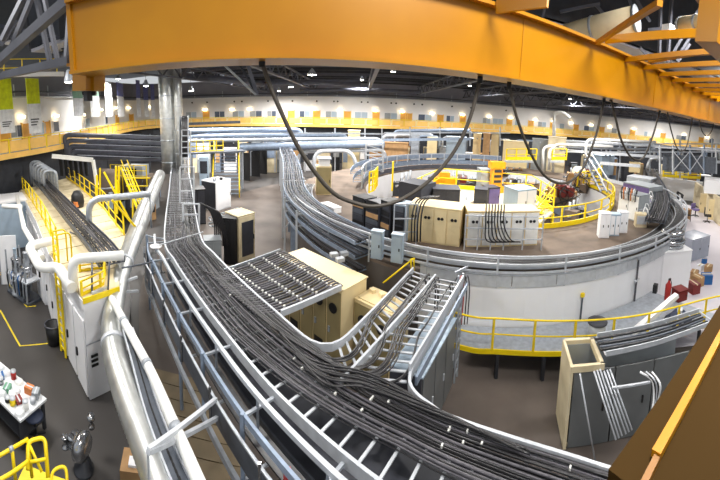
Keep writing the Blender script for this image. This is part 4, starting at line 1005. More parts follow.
# black racks at the left end of the roof
for k, (a, b, tp, mm, lb) in enumerate((((352, 226), (364, 231), 198, 'black', 'leftmost black equipment rack at the left end of the ring roof'), ((365, 231), (379, 237), 203, 'cabinet_dark', 'second black equipment rack, with a cable loop over it'), ((380, 236), (390, 241), 202, 'black', 'third black equipment rack from the left on the ring roof'), ((391, 240), (404, 243), 205, 'cabinet_blue', 'blue equipment rack beside the cream four door cabinet'))):
    t, L, H_ = cabinet('equipment_rack', lb, a, b, ZT, tp, .8, mm, 'cabinet_dark', 1, 'rack', group='equipment racks on the ring roof')
    for j in range(5): MB().bx(.08, L-.08, -.06, -.03, .2+j*.3, .42+j*.3).build('rack_module', ['black', 'cabinet_dark', 'galv_dark', 'cardboard', 'black'][(j+k) % 5], t)
for k, px in enumerate((370.5, 390.5)):
    t, L, H_ = cabinet('tray_edge_box', '%s of the two pale flat boxes standing at the front ring tray' % ['left', 'right'][k], (px, 258+k*4), (px+11, 260+k*4), 2.9, 1.05, .25, 'cabinet_blue', 'cabinet_blue', 1, 'box', group='pale boxes at the ring tray')
# yellow guard in the left of the ring
railing('gate_railing', 'small yellow gate rail at the left end of the ring roof', [at(369, 193, ZT), at(374, 191, ZT), at(377, 186, ZT)], 1.5, .5, r=.06, mids=(.35, .7))
tag(MB().bar(at(392, 191, ZT), at(392, 191, ZT)+Vector((0, 0, 2.2)), .12, .12).build('yellow_post', 'rail_yellow'), 'single yellow post at the left inner edge of the ring', 'post')
# railing round the pit
RAIL = [pol(RH+.1, d, ZT, HC) for d in range(262, 372, 4)]
railing('pit_railing', 'yellow railing with toe board curving round the right of the pit', RAIL, 1.15, 1.8, r=.045, toe=.28, toe_w=.05)
# yellow decks inside the pit
dk = thing('pit_platform', 'yellow edged deck inside the pit behind the charcoal boxes', 'platform')
pts = [at(404, 208, ZT), at(440, 187, ZT), at(530, 194, ZT), at(553, 212, ZT), at(540, 222, ZT), at(470, 218, ZT)]
MB().prism([(p.x, p.y) for p in pts], ZT-.15, ZT-.02).build('deck_plate', 'cream_roof', dk)
MB().rect([p+Vector((0, 0, 0)) for p in pts[:4]], .08, -.1, .3).build('kick_plate', 'rail_yellow', dk)
for p in pts: MB().bar((p.x, p.y, .04), (p.x, p.y, ZT-.1), .15, .15).build('leg', 'rail_yellow', dk)
railing('pit_platform_railing', 'thin yellow railing along the back of the deck inside the pit', [p.copy() for p in pts[:4]], 1.5, 2.6, r=.04, toe=0)
st = thing('pit_stair', 'yellow handrails of the stair into the pit', 'stairs')
for s in (0, 1):
    MB().tube([at(541-6*s, 214-2*s, ZT)+Vector((0, 0, .1)), at(556-6*s, 196-2*s, ZT)+Vector((0, 0, .6))], .05, 6).build('handrail', 'rail_yellow', st)
    MB().tube([at(541-6*s, 214-2*s, ZT)+Vector((0, 0, .6)), at(556-6*s, 196-2*s, ZT)+Vector((0, 0, 1.1))], .05, 6).build('handrail', 'rail_yellow', st)
for k in range(4): MB().bar(at(536+k*4, 213-k*4, ZT)+Vector((0, 0, .1+.12*k)), at(543+k*4, 215-k*4, ZT)+Vector((0, 0, .1+.12*k)), .25, .06).build('tread', 'rail_yellow', st)
# consoles and machines in the pit
cabinet('blue_console', 'pale blue sloped console right of the charcoal boxes', (516, 216), (535, 213), ZT, 190, 1.4, 'cabinet_blue', 'white_paint', 2, 'console')
cabinet('grey_pump_unit', 'rounded grey pump unit before the orange machine', (480, 190), (490, 190), ZT, 170, 1.2, 'cabinet_grey', 'cabinet_grey', 1, 'pump')
om = thing('orange_machine', 'orange upright lifting machine at the middle of the ring', 'machine', at(495, 192, ZT))
MB().bx(-.55, .55, -.4, .4, 0, .5).build('base', 'orange_machine', om); MB().bx(-.4, .4, -.3, .3, .5, 2.3).build('mast', 'orange_machine', om); MB().bx(-.6, .6, -.35, .35, 1.9, 2.4).build('head', 'orange_machine', om)
for z in (.8, 1.2, 1.6): MB().bx(-.3, .3, -.34, -.3, z, z+.2).build('slot', 'dark_steel', om)
om = thing('orange_machine', 'low orange machine behind the left charcoal box', 'machine', at(444, 184, ZT))
MB().bx(-.9, .9, -.4, .4, 0, .6).build('base', 'orange_machine', om); MB().bx(-.5, .4, -.3, .3, .6, 1.0).build('head', 'orange_machine', om); MB().cyl((-.9, 0, .5), (-1.4, 0, .5), .12, 10).build('arm', 'galv_dark', om)
random.seed(21)
PM = [(463, 186, 'long grey magnet girder behind the pit rail', 4.2, 1.0), (520, 196, 'dark magnet girder below the second hanging cable', 3.2, 1.4), (560, 205, 'brown magnet assembly at the right of the pit', 2.8, 2.0), (575, 192, 'tall brown vessel frame near the right end of the pit', 2.2, 2.3), (590, 180, 'grey magnet assembly under the far yellow platform', 2.6, 1.6), (505, 176, 'dark bench of equipment at the far side of the pit', 4.0, 1.0)]
for px, py, lb, w, h in PM:
    t = thing('magnet_assembly', lb, 'machine', at(px, py, ZT-.6), random.uniform(-.5, .3))
    MB().bx(-w/2, w/2, -.5, .5, 0, h*.35).build('girder', 'concrete', t)
    for k in range(int(w/.8)):
        x = -w/2+.5+k*.8; MB().bx(x-.28, x+.28, -.42, .42, h*.35, h*.35+h*.45*random.uniform(.7, 1.1)).build('magnet_block', random.choice(['dark_steel', 'cabinet_grey', 'cardboard', 'maroon']), t)
        MB().cyl((x, -.2, h*.7), (x, -.2, h), .09, 8).build('pipe_stub', 'galv', t)
    MB().tube([(-w/2-.2, 0, h*.6), (w/2+.2, 0, h*.6)], .1, 8).build('beam_pipe', 'steel_shiny', t)
    for k in range(5): MB().tube(spline([(random.uniform(-w/2, w/2), -.4, h*.8), (random.uniform(-w/2, w/2), -.65, h*.45), (random.uniform(-w/2, w/2), -.55, .1)], 8), .04, 5).build('hose', 'cable_black', t)
t = thing('round_vessel', 'pale round vessel at the right side of the pit', 'vessel', at(578, 182, ZT)); MB().lathe((0, 0, 0), [(0, 0), (.6, 0), (.8, .4), (.8, 1.0), (.5, 1.5), (0, 1.6)], 16).build('shell', 'cream_roof', t); MB().lathe((0, 0, .7), [(.8, 0), (.86, .03), (.86, .12), (.8, .15)], 16).build('band', 'galv', t)
# walkways behind
yp = thing('yellow_platform', 'yellow railed platform at the back right of the ring', 'platform')
a, b = at(578, 186, ZT), at(594, 186, ZT)
for q0, q1 in ((at(577, 187, ZT), at(595, 185, ZT)), (at(595, 185, ZT), at(601, 178, ZT))):
    for z in (.05, .7, 1.4): MB().tube([q0+Vector((0, 0, z)), q1+Vector((0, 0, z))], .06, 6).build('rail', 'rail_yellow', yp)
    for q in (0, .33, .66, 1): MB().bar(q0.lerp(q1, q), q0.lerp(q1, q)+Vector((0, 0, 1.4)), .09, .09).build('post', 'rail_yellow', yp)
# right part of the ring roof: machines beside the trays
rk, L, H_ = cabinet('tall_beige_cabinet', 'pale beige cabinet with cables on top at the right of the ring roof', (617, 216), (637, 222), ZT, 194, 1.2, 'cabinet_grey', 'white_pipe', 2)
for k in range(7): MB().tube(spline([(.1+.18*k, .3, H_), (.05+.2*k, .2, H_+.35), (.2+.2*k, -.1, H_+.15), (.3+.18*k, -.1, H_-.4)], 10), .04, 5).build('cable', ['cable_black', 'skin_orange', 'banner_white'][k % 3], rk)
cabinet('flat_grey_unit', 'wide grey unit with a lilac face behind the beige cabinet', (622, 196), (648, 203), ZT, 185, 2.0, 'cabinet_grey', 'purple_box', 2, 'unit')
cabinet('flat_grey_unit', 'light grey flat unit under the cream box at the right rear', (626, 186), (650, 190), ZT, 178, 2.0, 'galv_pale', 'cabinet_grey', 2, 'unit')
cabinet('cream_top_box', 'small cream box standing high at the right rear of the ring', (629, 172), (640, 173), ZT+.4, 163, 1.2, 'cream', 'cream', 1, 'box')
for k, (a, b, tp) in enumerate((((599, 238), (609, 238), 214), ((609, 236), (619, 236), 215), ((618, 233), (627, 233), 213))):
    cabinet('white_door_panel', '%s of three white narrow cabinets behind the right ring tray' % ['left', 'middle', 'right'][k], a, b, ZT, tp, .5, ['white_paint', 'cabinet_blue', 'white_paint'][k], 'white_paint', 2, group='white narrow cabinets behind the ring tray')
cabinet('blue_grey_box', 'blue grey box cabinet beyond the right of the pit', (600, 176), (613, 175), ZT-.6, 156, 1.6, 'cabinet_blue', 'cabinet_blue', 2)
# tray leaving the ring at the right
RT_ = spline([at(655, 221, 3.35), at(661, 206, 3.4), at(661, 192, 3.4), at(650, 169, 3.4)], 30)
t = ladder_tray('right_flank_tray', 'dark filled tray running away along the right side of the ring', RT_, 1.15, rail_h=.26, step=.9, mt='galv_dark')
MB().rect(RT_, 1.0, -.1, -.02).build('tray_bed', 'cable_black', t)
for k in range(7): cable('right_flank_cable', 'grey cable in the tray leaving the ring at the right', wig(shift(RT_, -.42+.14*k), .02, .04), .05, 'cables in the right flank tray', random.choice(['cable_black', 'cable_grey']))
# fittings on the white wall
for k, (px, y0, y1) in enumerate(((581, 295, 330), (628, 262, 322), (636, 258, 312))):
    p = pol(RO+.08, [0, 0, 0][k]); 
    d = ray(px, (y0+y1)/2); best = min(range(2000, 3600), key=lambda a: abs(math.atan2(*(pol(RO+.08, a/10).xy))-math.atan2(d.x, d.y)))
    p = pol(RO+.08, best/10); z0, z1 = max(.95, zat(p, y1)), zat(p, y0)
    t = thing('wall_conduit', ['short conduit with a yellow top on the middle of the white ring wall', 'galvanised conduit channel on the right of the white ring wall', 'black conduit beside the galvanised one on the white ring wall'][k], 'conduit')
    MB().bar((p.x, p.y, z0), (p.x, p.y, z1), (.05, .3, .06)[k], (.05, .08, .06)[k]).build('conduit_run', ('galv_dark', 'galv_blue', 'cable_grey')[k], t)
    MB().box((p.x, p.y, z1), (.14, .1, .14)).build('cap', ('rail_yellow', 'galv_pale', 'galv')[k], t)
    if k: MB().box((p.x, p.y, (z0+z1)/2), (.4, .12, .05), .4).build('clamp', 'galv_pale', t)
p = pol(RO+.03, 300); 

# ================================================================== between the wide tray and the ring, left of the middle
def ladder_frame(name, label, px, y0, y1, d, w, n, mt='galv_pale'):
    t = thing(name, label, 'frame')
    for s in (-1, 1): MB().bar(far(px+s*w/2, y0, d), far(px+s*w/2, y1, d), .08, .08).build('upright', mt, t)
    for k in range(n): MB().bar(far(px-w/2, y0+(y1-y0)*k/(n-1), d), far(px+w/2, y0+(y1-y0)*k/(n-1), d), .07, .07).build('rung', mt, t)
    return t
t, L, H_ = cabinet('open_white_cabinet', 'white cabinet with an open top full of gear before the yellow stair', (216, 212), (231, 207), 0.02, 181, 1.6, 'white_paint', 'white_paint', 1)
MB().bx(-.05, -.01, 0, 1.6, .1, H_-.05).build('dark_side', 'cabinet_dark', t)
for k in range(6): MB().box((.2+.2*k, .3+.18*(k % 4), H_+.14), (.22, .2, .22), k*.4).build('gear_box', ['galv', 'black', 'galv_pale'][k % 3], t)
t, L, H_ = cabinet('tall_blue_cabinet', 'tall light grey cabinet with a framed screen left of the open white cabinet', (200, 196), (209, 196), 0.02, 158, 1.0, 'cabinet_blue', 'cabinet_blue', 1)
MB().bx(.1, L-.1, -.07, -.03, H_*.6, H_*.92).build('screen', 'dark_steel', t)
cabinet('low_blue_cabinet', 'low light blue cabinet left of the open white cabinet', (189, 208), (201, 208), .02, 190, 1.0, 'cabinet_blue', 'cabinet_blue', 2)
t, L, H_ = cabinet('rack_with_window', 'pale framed rack with a dark window facing the yard', (239, 264), (255, 258), 0.02, 215, 1.2, 'cream_roof', 'cream_roof', 1)
MB().bx(.2, L-.15, -.06, -.03, .35, H_-.35).build('dark_window', 'cabinet_dark', t)
cabinet('black_rack', 'matt black rack left of the pale rack with the window', (224, 264), (237, 265), .02, 219, 1.3, 'black', 'black', 2, 'rack')
cabinet('grey_steel_locker', 'plain grey locker right against the wide tray', (205, 272), (222, 271), 0.02, 241, .8, 'cabinet_grey', 'cabinet_grey', 2, 'locker')
for k, (y, d) in enumerate(((212, 20.5), (218, 19.5))):
    p0, p1 = far(210, y+7, d), far(240, y-3, d+.8)
    t = ladder_tray('rack_top_tray', '%s grey tray lying over the black rack' % ['rear', 'front'][k], [p0, p0.lerp(p1, .5), p1], .5, rail_h=.1, step=.3, mt='galv')
for k in range(7): cable('rack_cable', 'black cable hanging over the racks beside the wide tray', spline([far(200+k*2, 203+k, 18), far(208+k*2, 208+k, 18), far(214+k*2, 222+k*2, 18), far(215+k*2, 246, 18)], 20), .05, 'cables hanging over the racks')
ladder_frame('white_ladder_frame', 'white ladder frame standing beside the wide tray, lower one', 191, 204, 246, 16.5, 16, 5)
ladder_frame('white_ladder_frame', 'white ladder frame standing beside the wide tray, upper one', 187, 167, 203, 20, 14, 4)
ladder_frame('white_ladder_frame', 'thin white ladder frame next to the rising cable tray', 186, 130, 165, 27, 9, 7)
cabinet('dark_gear_stack', 'black equipment stack between the white ladder frames', (190, 225), (206, 224), .02, 190, 1.2, 'black', 'cabinet_dark', 2, 'rack')
# yellow stair
sx = thing('yard_stair', 'steel stair with yellow handrails left of the dark partition', 'stairs', at(226, 197, .02), .36)
run, rise, W = 4.6, 4.1, 2.6
for s in (-W/2, W/2):
    MB().bar((s, 0, .1), (s, run, rise), .08, .3).build('stringer', 'galv_dark', sx)
    MB().tube([(s, -.2, .0), (s, -.2, 1.1), (s, run, rise+1.1), (s, run, rise)], .06, 6).build('handrail', 'rail_yellow', sx)
    MB().tube([(s, 0, .7), (s, run, rise+.6)], .05, 6).build('handrail', 'rail_yellow', sx)
for k in range(13): MB().bx(-W/2, W/2, run*k/13, run*k/13+.32, rise*(k+1)/13-.05, rise*(k+1)/13).build('tread', 'galv_blue', sx)
pf = thing('stair_platform', 'yellow railed platform at the head of the steel stair', 'platform')
a, b = far(190, 152, 35), far(243, 152, 36); zz = 4.1
a.z = b.z = zz
MB().bar(a, b, 2.0, .15).build('deck', 'galv_dark', pf)
for z in (.1, .6, 1.2): MB().tube([a+Vector((0, 0, z)), a.lerp(b, .62)+Vector((0, 0, z))], .06, 6).build('rail', 'rail_yellow', pf)
for k in range(6): MB().bar(a.lerp(b, k*.124), a.lerp(b, k*.124)+Vector((0, 0, 1.2)), .08, .08).build('post', 'rail_yellow', pf)
for q in (.02, .98): MB().bar((a.lerp(b, q).x, a.lerp(b, q).y, .02), a.lerp(b, q), .2, .2).build('leg', 'galv', pf)
# dark partition fins
for k in range(9):
    p = at(242, 180, 0).lerp(at(287, 163.5, 0), (k/8)**.8)
    t = thing('partition_panel', 'black upright panel in the partition row right of the yellow stair', 'panel', (p.x, p.y, .02), -.2, group='partition panels')
    MB().bx(-.12, 1.1, -.05, .05, 0, 3.3).build('panel_sheet', 'black', t); MB().bx(-.22, -.12, -.08, .08, 0, 3.5).build('panel_post', 'galv', t)
tag(MB().bar(at(240, 182, 0)+Vector((0, 0, 3.5)), at(289, 163, 0)+Vector((0, 0, 3.5)), .2, .15).build('partition_rail', 'galv_pale'), 'pale rail along the top of the black partition panels', 'rail')
# pipe racks at the back
PR = [(184, 131, 300, 130, 42, .32, 'galv_blue', 'topmost blue grey pipe behind the yellow stair'), (190, 136, 345, 135, 42, .28, 'galv_blue', 'second blue grey pipe from the top behind the yellow stair'), (186, 141, 380, 139, 42, .24, 'galv', 'long grey pipe across the back left of the middle'),
      (240, 147, 384, 144, 41, .45, 'galv_blue', 'ribbed duct at the back above the black partition'), (300, 152, 384, 150, 41, .2, 'galv_pale', 'thin pale pipe below the ribbed duct'), (395, 131, 470, 130, 46, .22, 'galv_blue', 'blue grey pipe at the back right of the middle'), (384, 136, 432, 135, 45, .3, 'galv', 'short grey pipe at the back behind the cream crate'), (560, 141, 720, 150, 44, .2, 'galv_pale', 'long pale pipe across the back right of the picture'), (560, 147, 660, 150, 43, .16, 'galv', 'thin grey pipe below the long pale pipe at the right'), (650, 158, 735, 163, 40, .18, 'galv_pale', 'pale pipe along the top of the right steel bay')]
for x0, y0, x1, y1, d, r, mm, lb in PR:
    t = thing('rack_pipe', lb, 'pipe'); a, b = far(x0, y0, d), far(x1, y1, d)
    if 'black partition' in lb: MB().tube(even([a, b], 120), lambda i: r*(1+.08*(i % 2)), 12).build('pipe_run', mm, t)
    else: MB().tube(fillet([a+Vector((-.3, 0, -1.2)), a, b, b+Vector((.3, 0, -1.2))], .6, 5), r, 10).build('pipe_run', mm, t)
    for k in range(6):
        p = a.lerp(b, (k+.5)/6); stick('clamp', 'galv_pale', t, p+Vector((0, 0, -r-.15)), p+Vector((0, 0, r+.05)), .12, .12)
pk = thing('pipe_rack_frame', 'grey steel frame carrying the pipes across the back', 'frame')
for px in (186, 215, 243, 275, 305, 335, 365, 382, 410, 440, 470, 500, 560, 590, 620, 650, 680, 712):
    y0, y1 = (128, 172) if px < 390 else ((127, 146) if px < 520 else (138, 178)); MB().bar(far(px, y0, 42.5), far(px, y1, 42.5), .14, .14).build('post', 'galv_pale' if px % 2 else 'galv', pk)
for x0, x1, yy in ((186, 384, 150), (186, 384, 141), (186, 384, 134), (384, 510, 133), (556, 720, 152), (556, 720, 144)):
    MB().bar(far(x0, yy, 42.6), far(x1, yy, 42.6), .12, .14).build('beam', 'galv', pk)
# open lattice tower right of the middle left
lt = thing('lattice_tower', 'pale lattice tower of trays left of the cream crate', 'tower')
for px in (366, 383):
    for dd in (36, 37.5): MB().bar(far(px, 143, dd-5), far(px, 172, dd-5), .14, .14).build('leg', 'galv_pale', lt)
for k in range(6):
    y = 145+k*5; MB().bar(far(366, y, 31), far(383, y, 31), .1, .1).build('rung', 'galv_pale', lt); MB().bar(far(366, y, 31), far(383, min(172, y+5), 31), .07, .07).build('diagonal', 'galv_pale', lt)
# arch pipe, vent cabinet
p = at(314, 184, 0); zt = zat(p, 151)
q = at(358, 172, 0)
tag(MB().tube(fillet([Vector((p.x, p.y, .1)), Vector((p.x, p.y, zt)), far(352, 150.5, math.hypot(p.x, p.y)), far(358, 172, math.hypot(p.x, p.y))], 1.2, 8), .22, 10).build('arch_pipe', 'galv_pale'), 'pale arch shaped pipe behind the cream vent cabinet', 'pipe')
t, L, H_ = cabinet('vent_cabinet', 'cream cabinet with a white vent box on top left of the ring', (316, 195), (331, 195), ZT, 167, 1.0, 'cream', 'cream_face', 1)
MB().bx(.2, L-.1, .1, 1.1, H_+.04, H_+.5).build('vent_box', 'white_paint', t); MB().bx(.1, L, .0, 1.2, H_+.5, H_+.58).build('vent_cap', 'galv_pale', t)
cabinet('floor_hatch_box', 'small pale box on the yard floor left of the ring', (321, 208), (334, 214), ZT, .3, .5, 'white_paint', 'galv', 2, 'box')
# crates and cabinets beyond the ring
BX = [((382, 154), (408, 152), 143, 'cardboard', 'tan crate beyond the ring left of the long hanging cable'), ((427, 148), (437, 147), 138, 'cream', 'small cream cabinet beyond the ring'), ((473, 143), (481, 143), 134, 'cream', 'first cream cabinet of the far row'), ((483, 143), (490, 143), 134, 'cardboard', 'second, tan cabinet of the far row'), ((491, 143), (499, 143), 134, 'cream', 'third cream cabinet of the far row'), ((446, 146), (466, 146), 137, 'cabinet_blue', 'light blue cabinet row beyond the ring behind the hanging cable'), ((411, 146), (419, 146), 135, 'galv', 'grey switch cabinet beyond the tan crate'), ((503, 149), (528, 149), 141, 'cream', 'wide cream cabinet beyond the second hanging cable'), ((532, 147), (548, 147), 139, 'cabinet_grey', 'grey slatted cabinet beyond the second hanging cable'), ((548, 144), (566, 144), 137, 'cream_roof', 'beige box under the white vertical pipe'), ((348, 137), (360, 137), 131, 'cream', 'small cream unit high at the back behind the pipes'), ((620, 168), (634, 168), 150, 'dark_steel', 'dark opening cabinet behind the third hanging cable')]
for i, (a, b, tp, mm, lb) in enumerate(BX):
    dd = 41.5+(i % 3)*1.2; A_, B_ = far(a[0], a[1], dd), far(b[0], b[1], dd); zt = zat(A_, tp); d = B_-A_; d.z = 0; L = d.length
    t = thing('far_cabinet', lb, 'cabinet', (A_.x, A_.y, .02), math.atan2(d.y, d.x))
    MB().bx(0, L, 0, 1.2, 0, zt).build('body', mm, t); MB().bx(-.05, L+.05, -.06, 1.25, zt, zt+.08).build('top_plate', 'cream_roof' if mm == 'cream' else mm, t)
    for k in range(2): MB().bx(.06+k*L/2, (k+1)*L/2-.06, -.05, 0, max(.2, zt-2.2), zt-.1).build('door', mm, t)
for px in (430, 505, 590):
    pass
struct(MB().prism([(p.x, p.y) for p in (far(380, 150, 39.6), far(470, 150, 39.8), far(566, 150, 40.4), far(566, 145, 46), far(380, 145, 46))], 1.7, 2.0).build('floor_far_deck', 'concrete'))
# white pipes with bends, behind the right of the ring
for k, (px, y0, y1, w) in enumerate(((543, 172, 146, 16), (549, 170, 148, 14), (553, 172, 144, 60), (586, 158, 139, 70))):
    p = far(px, y0, 38); a = far(px, y1, 38); b = far(px+w, y1-1+w*.06, 38.5)
    tag(MB().tube(fillet([p, a, b], .8, 6), .16, 8).build('white_bend_pipe', 'white_pipe'), '%s white pipe bending over behind the right of the ring' % ['leftmost', 'second', 'third', 'rightmost'][k], 'pipe')
tag(MB().tube(fillet([far(554, 137, 47), far(554, 113, 47), far(562, 112, 47), far(570, 118, 47)], .5, 5), .25, 8).build('white_riser_pipe', 'white_pipe'), 'white vertical pipe with a bent head on the far gallery wall', 'pipe')
# far yellow platforms
for k, (x0, x1, y, d) in enumerate(((506, 536, 160, 37), (552, 566, 160, 37))):
    a, b = far(x0, y, d), far(x1, y, d)
    railing('far_yellow_railing', 'yellow railed platform edge at the far side of the ring, %s' % ['left one', 'right one'][k], [a, b], 1.2, 1.2, r=.06, mids=(.5,), toe=.35, toe_w=.06)
    tag(MB().bar(a+Vector((0, .3, -.15)), b+Vector((0, .3, -.15)), 1.4, .2).build('platform_slab', 'galv_pale'), 'pale slab under the far yellow railing, %s' % ['left one', 'right one'][k], 'slab')
sl = thing('steel_stair_frame', 'grey slanting stair frame beyond the right of the pit', 'stairs')
for s in (0, 6):
    MB().bar(far(585+s, 160, 33), far(601+s, 192, 28), .12, .12).build('stringer', 'galv', sl); MB().bar(far(585+s, 153, 33), far(603+s, 181, 28), .08, .08).build('handrail', 'galv_pale', sl)
for k in range(9):
    q = (k+.5)/9; MB().bar(far(585, 160, 33).lerp(far(601, 192, 28), q), far(591, 160, 33).lerp(far(607, 192, 28), q), .3, .05).build('tread', 'galv_dark', sl)
# ================================================================== right: steel bay and the lab
bay = thing('steel_bay', 'blue grey clad bay with white cross bracing at the right', 'enclosure')
a, b = far(662, 170, 38), far(715, 174, 37)
MB().bar(a+Vector((0, 0, .9)), b+Vector((0, 0, .9)), .3, 1.8).build('cladding', 'galv_dark', bay)
for px in (660, 673, 690, 704, 716): MB().bar(far(px, 145, 37), far(px, 174, 37), .18, .18).build('post', 'galv_blue' if px in (690, 704) else 'galv_pale', bay)
for x0, x1 in ((673, 690), (690, 704)):
    MB().bar(far(x0, 151, 36.8), far(x1, 171, 36.8), .08, .08).build('cross_brace', 'galv_pale', bay); MB().bar(far(x0, 171, 36.8), far(x1, 151, 36.8), .08, .08).build('cross_brace', 'galv_pale', bay)
MB().bar(far(655, 147, 37), far(722, 151, 37), .16, .16).build('top_beam', 'galv_pale', bay)
railing('bay_railing', 'yellow railing along the foot of the steel bay at the right', [at(663, 177, 2.7), at(681, 178, 2.7), at(700, 179, 2.7)], 1.15, 2.0, r=.07, toe=.35, toe_w=.08)
MB_ = MB()
struct(MB().bar(at(662, 177, 2.6)+Vector((0, 0, -1.3)), at(703, 182, 2.6)+Vector((0, 0, -1.3)), .3, 2.6).build('wall_lab_back', 'white_wall'))
struct(MB().bar(at(696, 182, 2.6)+Vector((0, 0, -1.3)), at(735, 207, 2.6)+Vector((0, 0, -1.3)), .25, 2.6).build('wall_lab_side', 'cream_roof'))
for k, (px, py) in enumerate(((703, 212), (712, 219))):
    p = at(px, py, .1); 
    t = struct(MB().box((0, 0, 1.05), (.12, 1.0, 2.1)).build('door_%d' % (40+k), 'cream', None, (p.x, p.y, .03), .62)); MB().box((-.08, .35, 1.0), (.06, .06, .2)).build('door_handle', 'black', t)
ch2 = thing('lab_stool', 'purple seated swivel stool on the lab floor at the right', 'stool', at(695, 216, .04))
MB().lathe((0, 0, .6), [(0, 0), (.4, .02), (.45, .1), (.4, .16), (0, .2)], 14).build('seat', 'purple_box', ch2); MB().cyl((0, 0, .1), (0, 0, .6), .06, 8).build('column', 'black', ch2); MB().bx(-.35, .35, .3, .4, .7, 1.3).build('backrest', 'purple_box', ch2)
for k in range(5): MB().bar((0, 0, .12), (.42*math.cos(k*1.257), .42*math.sin(k*1.257), .04), .07, .06).build('foot', 'black', ch2)
ch2 = thing('lab_chair', 'black office chair by the cream lab wall at the right', 'chair', at(707, 222, .04), .6)
MB().bx(-.35, .35, -.35, .35, .6, .72).build('seat', 'black', ch2); MB().bx(-.33, .33, .3, .4, .75, 1.4).build('backrest', 'black', ch2); MB().cyl((0, 0, .1), (0, 0, .6), .06, 8).build('column', 'galv', ch2)
for k in range(5): MB().bar((0, 0, .12), (.42*math.cos(k*1.257), .42*math.sin(k*1.257), .04), .07, .06).build('foot', 'black', ch2)
mi = thing('microscope_bench', 'white bench with a black microscope arm on the pale lab floor', 'bench', at(676, 212, .04), -.6)
MB().bx(-.9, .9, -.6, .6, .75, .85).build('bench_top', 'white_paint', mi)
for x in (-.8, .8):
    for y in (-.5, .5): MB().bx(x-.05, x+.05, y-.05, y+.05, 0, .75).build('leg', 'galv', mi)
MB().bx(-.4, .5, -.3, .4, .85, 1.35).build('instrument_box', 'white_paint', mi); MB().bar((.1, 0, 1.35), (-.1, 0, 2.2), .2, .2).build('arm', 'black', mi); MB().bar((-.1, 0, 2.2), (.5, 0, 1.9), .18, .18).build('arm', 'black', mi); MB().lathe((.5, 0, 1.5), [(0, 0), (.12, 0), (.18, .4), (0, .45)], 10).build('eyepiece', 'black', mi)
tr_ = thing('lab_trolley', 'small dark trolley with a tan board beside the microscope bench', 'trolley', at(685, 221, .04), -.4)
for x in (-.4, .4):
    for y in (-.3, .3): MB().bar((x, y, 0), (x, y, 1.2), .05, .05).build('post', 'black', tr_)
MB().bx(-.45, .45, -.35, .35, .6, .66).build('shelf', 'dark_steel', tr_); MB().bx(-.45, .45, -.35, .35, 1.15, 1.2).build('shelf', 'cardboard', tr_); MB().bx(.3, .42, -.3, .3, .2, 1.15).build('board', 'cardboard', tr_)
fp = thing('white_lab_roof', 'low white unit on the far corner of the lab at the right edge', 'cabinet', at(722, 193, 2.6), .6)
MB().bx(-1.4, 2.0, 0, 2.0, .02, 1.4).build('body', 'white_paint', fp)
for k in range(4): MB().bx(-1.2+.75*k, -.6+.75*k, -.05, 0, .3, 1.1).build('vent_panel', 'cabinet_grey', fp)
# white block with round steel vent next to the ring
t, L, H_ = cabinet('white_vent_block', 'tall white block with a round steel vent beside the ring wall', (659, 302), (687, 297), .04, 252, 1.5, 'white_paint', 'white_paint', 0, 'vent block')
for z, r in ((0, .6), (.24, .7), (.48, .55), (.66, .62)): MB().lathe((L*.5, .75, H_+.04+z), [(0, 0), (r, 0), (r, .16), (r*.8, .22), (0, .22)], 18).build('vent_ring', 'steel_shiny', t)
cabinet('clear_enclosure', 'clear plastic enclosure behind the white vent block', (690, 262), (708, 256), .04, 238, 1.5, 'clear_plastic', 'clear_plastic', 2, 'enclosure')
fe = thing('fire_extinguisher', 'red fire extinguisher hanging beside the white vent block', 'extinguisher', at(667, 300, 1.0))
MB().lathe((0, 0, 0), [(0, 0), (.13, 0), (.14, .05), (.14, .7), (.06, .82), (.05, .9), (0, .92)], 14).build('cylinder', 'red', fe); MB().bx(-.03, .1, -.03, .03, .9, .98).build('valve', 'black', fe); MB().tube(spline([(.08, 0, .92), (.2, 0, .7), (.17, 0, .3)], 8), .02, 6).build('hose', 'black', fe)
tag(MB().box((0, 0, .12), (.24, .18, .36)).build('wall_phone', 'black', None, at(655, 291, 1.6), .5), 'small black telephone box on the right of the ring wall', 'telephone')
bl_ = thing('wrapped_panels', 'long white wrapped panels leaning on the walkway at the right', 'panels', (0, 0, 0))
for k in range(3): MB().bar(at(632+k*3, 333-k*2, 1.05), at(672+k*2.5, 299-k*2, 1.9), .22, .16).build('panel', ['white_paint', 'white_pipe', 'white_paint'][k], bl_)
lb_ = thing('lidded_drum', 'white round drum with a black lid on the walkway', 'drum', at(596, 337, 1.0))
MB().lathe((0, 0, 0), [(0, 0), (.3, 0), (.33, .55), (0, .55)], 16).build('drum_body', 'galv_pale', lb_); MB().lathe((0, 0, .55), [(.36, 0), (.36, .05), (.2, .09), (0, .1)], 16).build('lid', 'charcoal_box', lb_)
cabinet('maroon_crate', 'maroon crate behind the white wrapped panels', (678, 303), (687, 300), 1.0, 291, .5, 'maroon', 'maroon', 1, 'crate')
tp_ = thing('blue_tarpaulin', 'bunched navy tarpaulin on the walkway right of the wrapped panels', 'tarpaulin', at(678, 322, 1.0))
b = MB(); random.seed(4)
b.lathe((0, 0, 0), [(.55, 0), (.5, .15), (.35, .3), (.15, .36), (0, .33)], 11, False)
b.v = [(x+random.uniform(-.08, .08), y+random.uniform(-.08, .08), max(0, z+random.uniform(-.07, .07))) for x, y, z in b.v]
b.build('cloth', 'navy', tp_); MB().box((.2, .1, .38), (.3, .2, .12), .5).build('folded_sheet', 'banner_white', tp_)
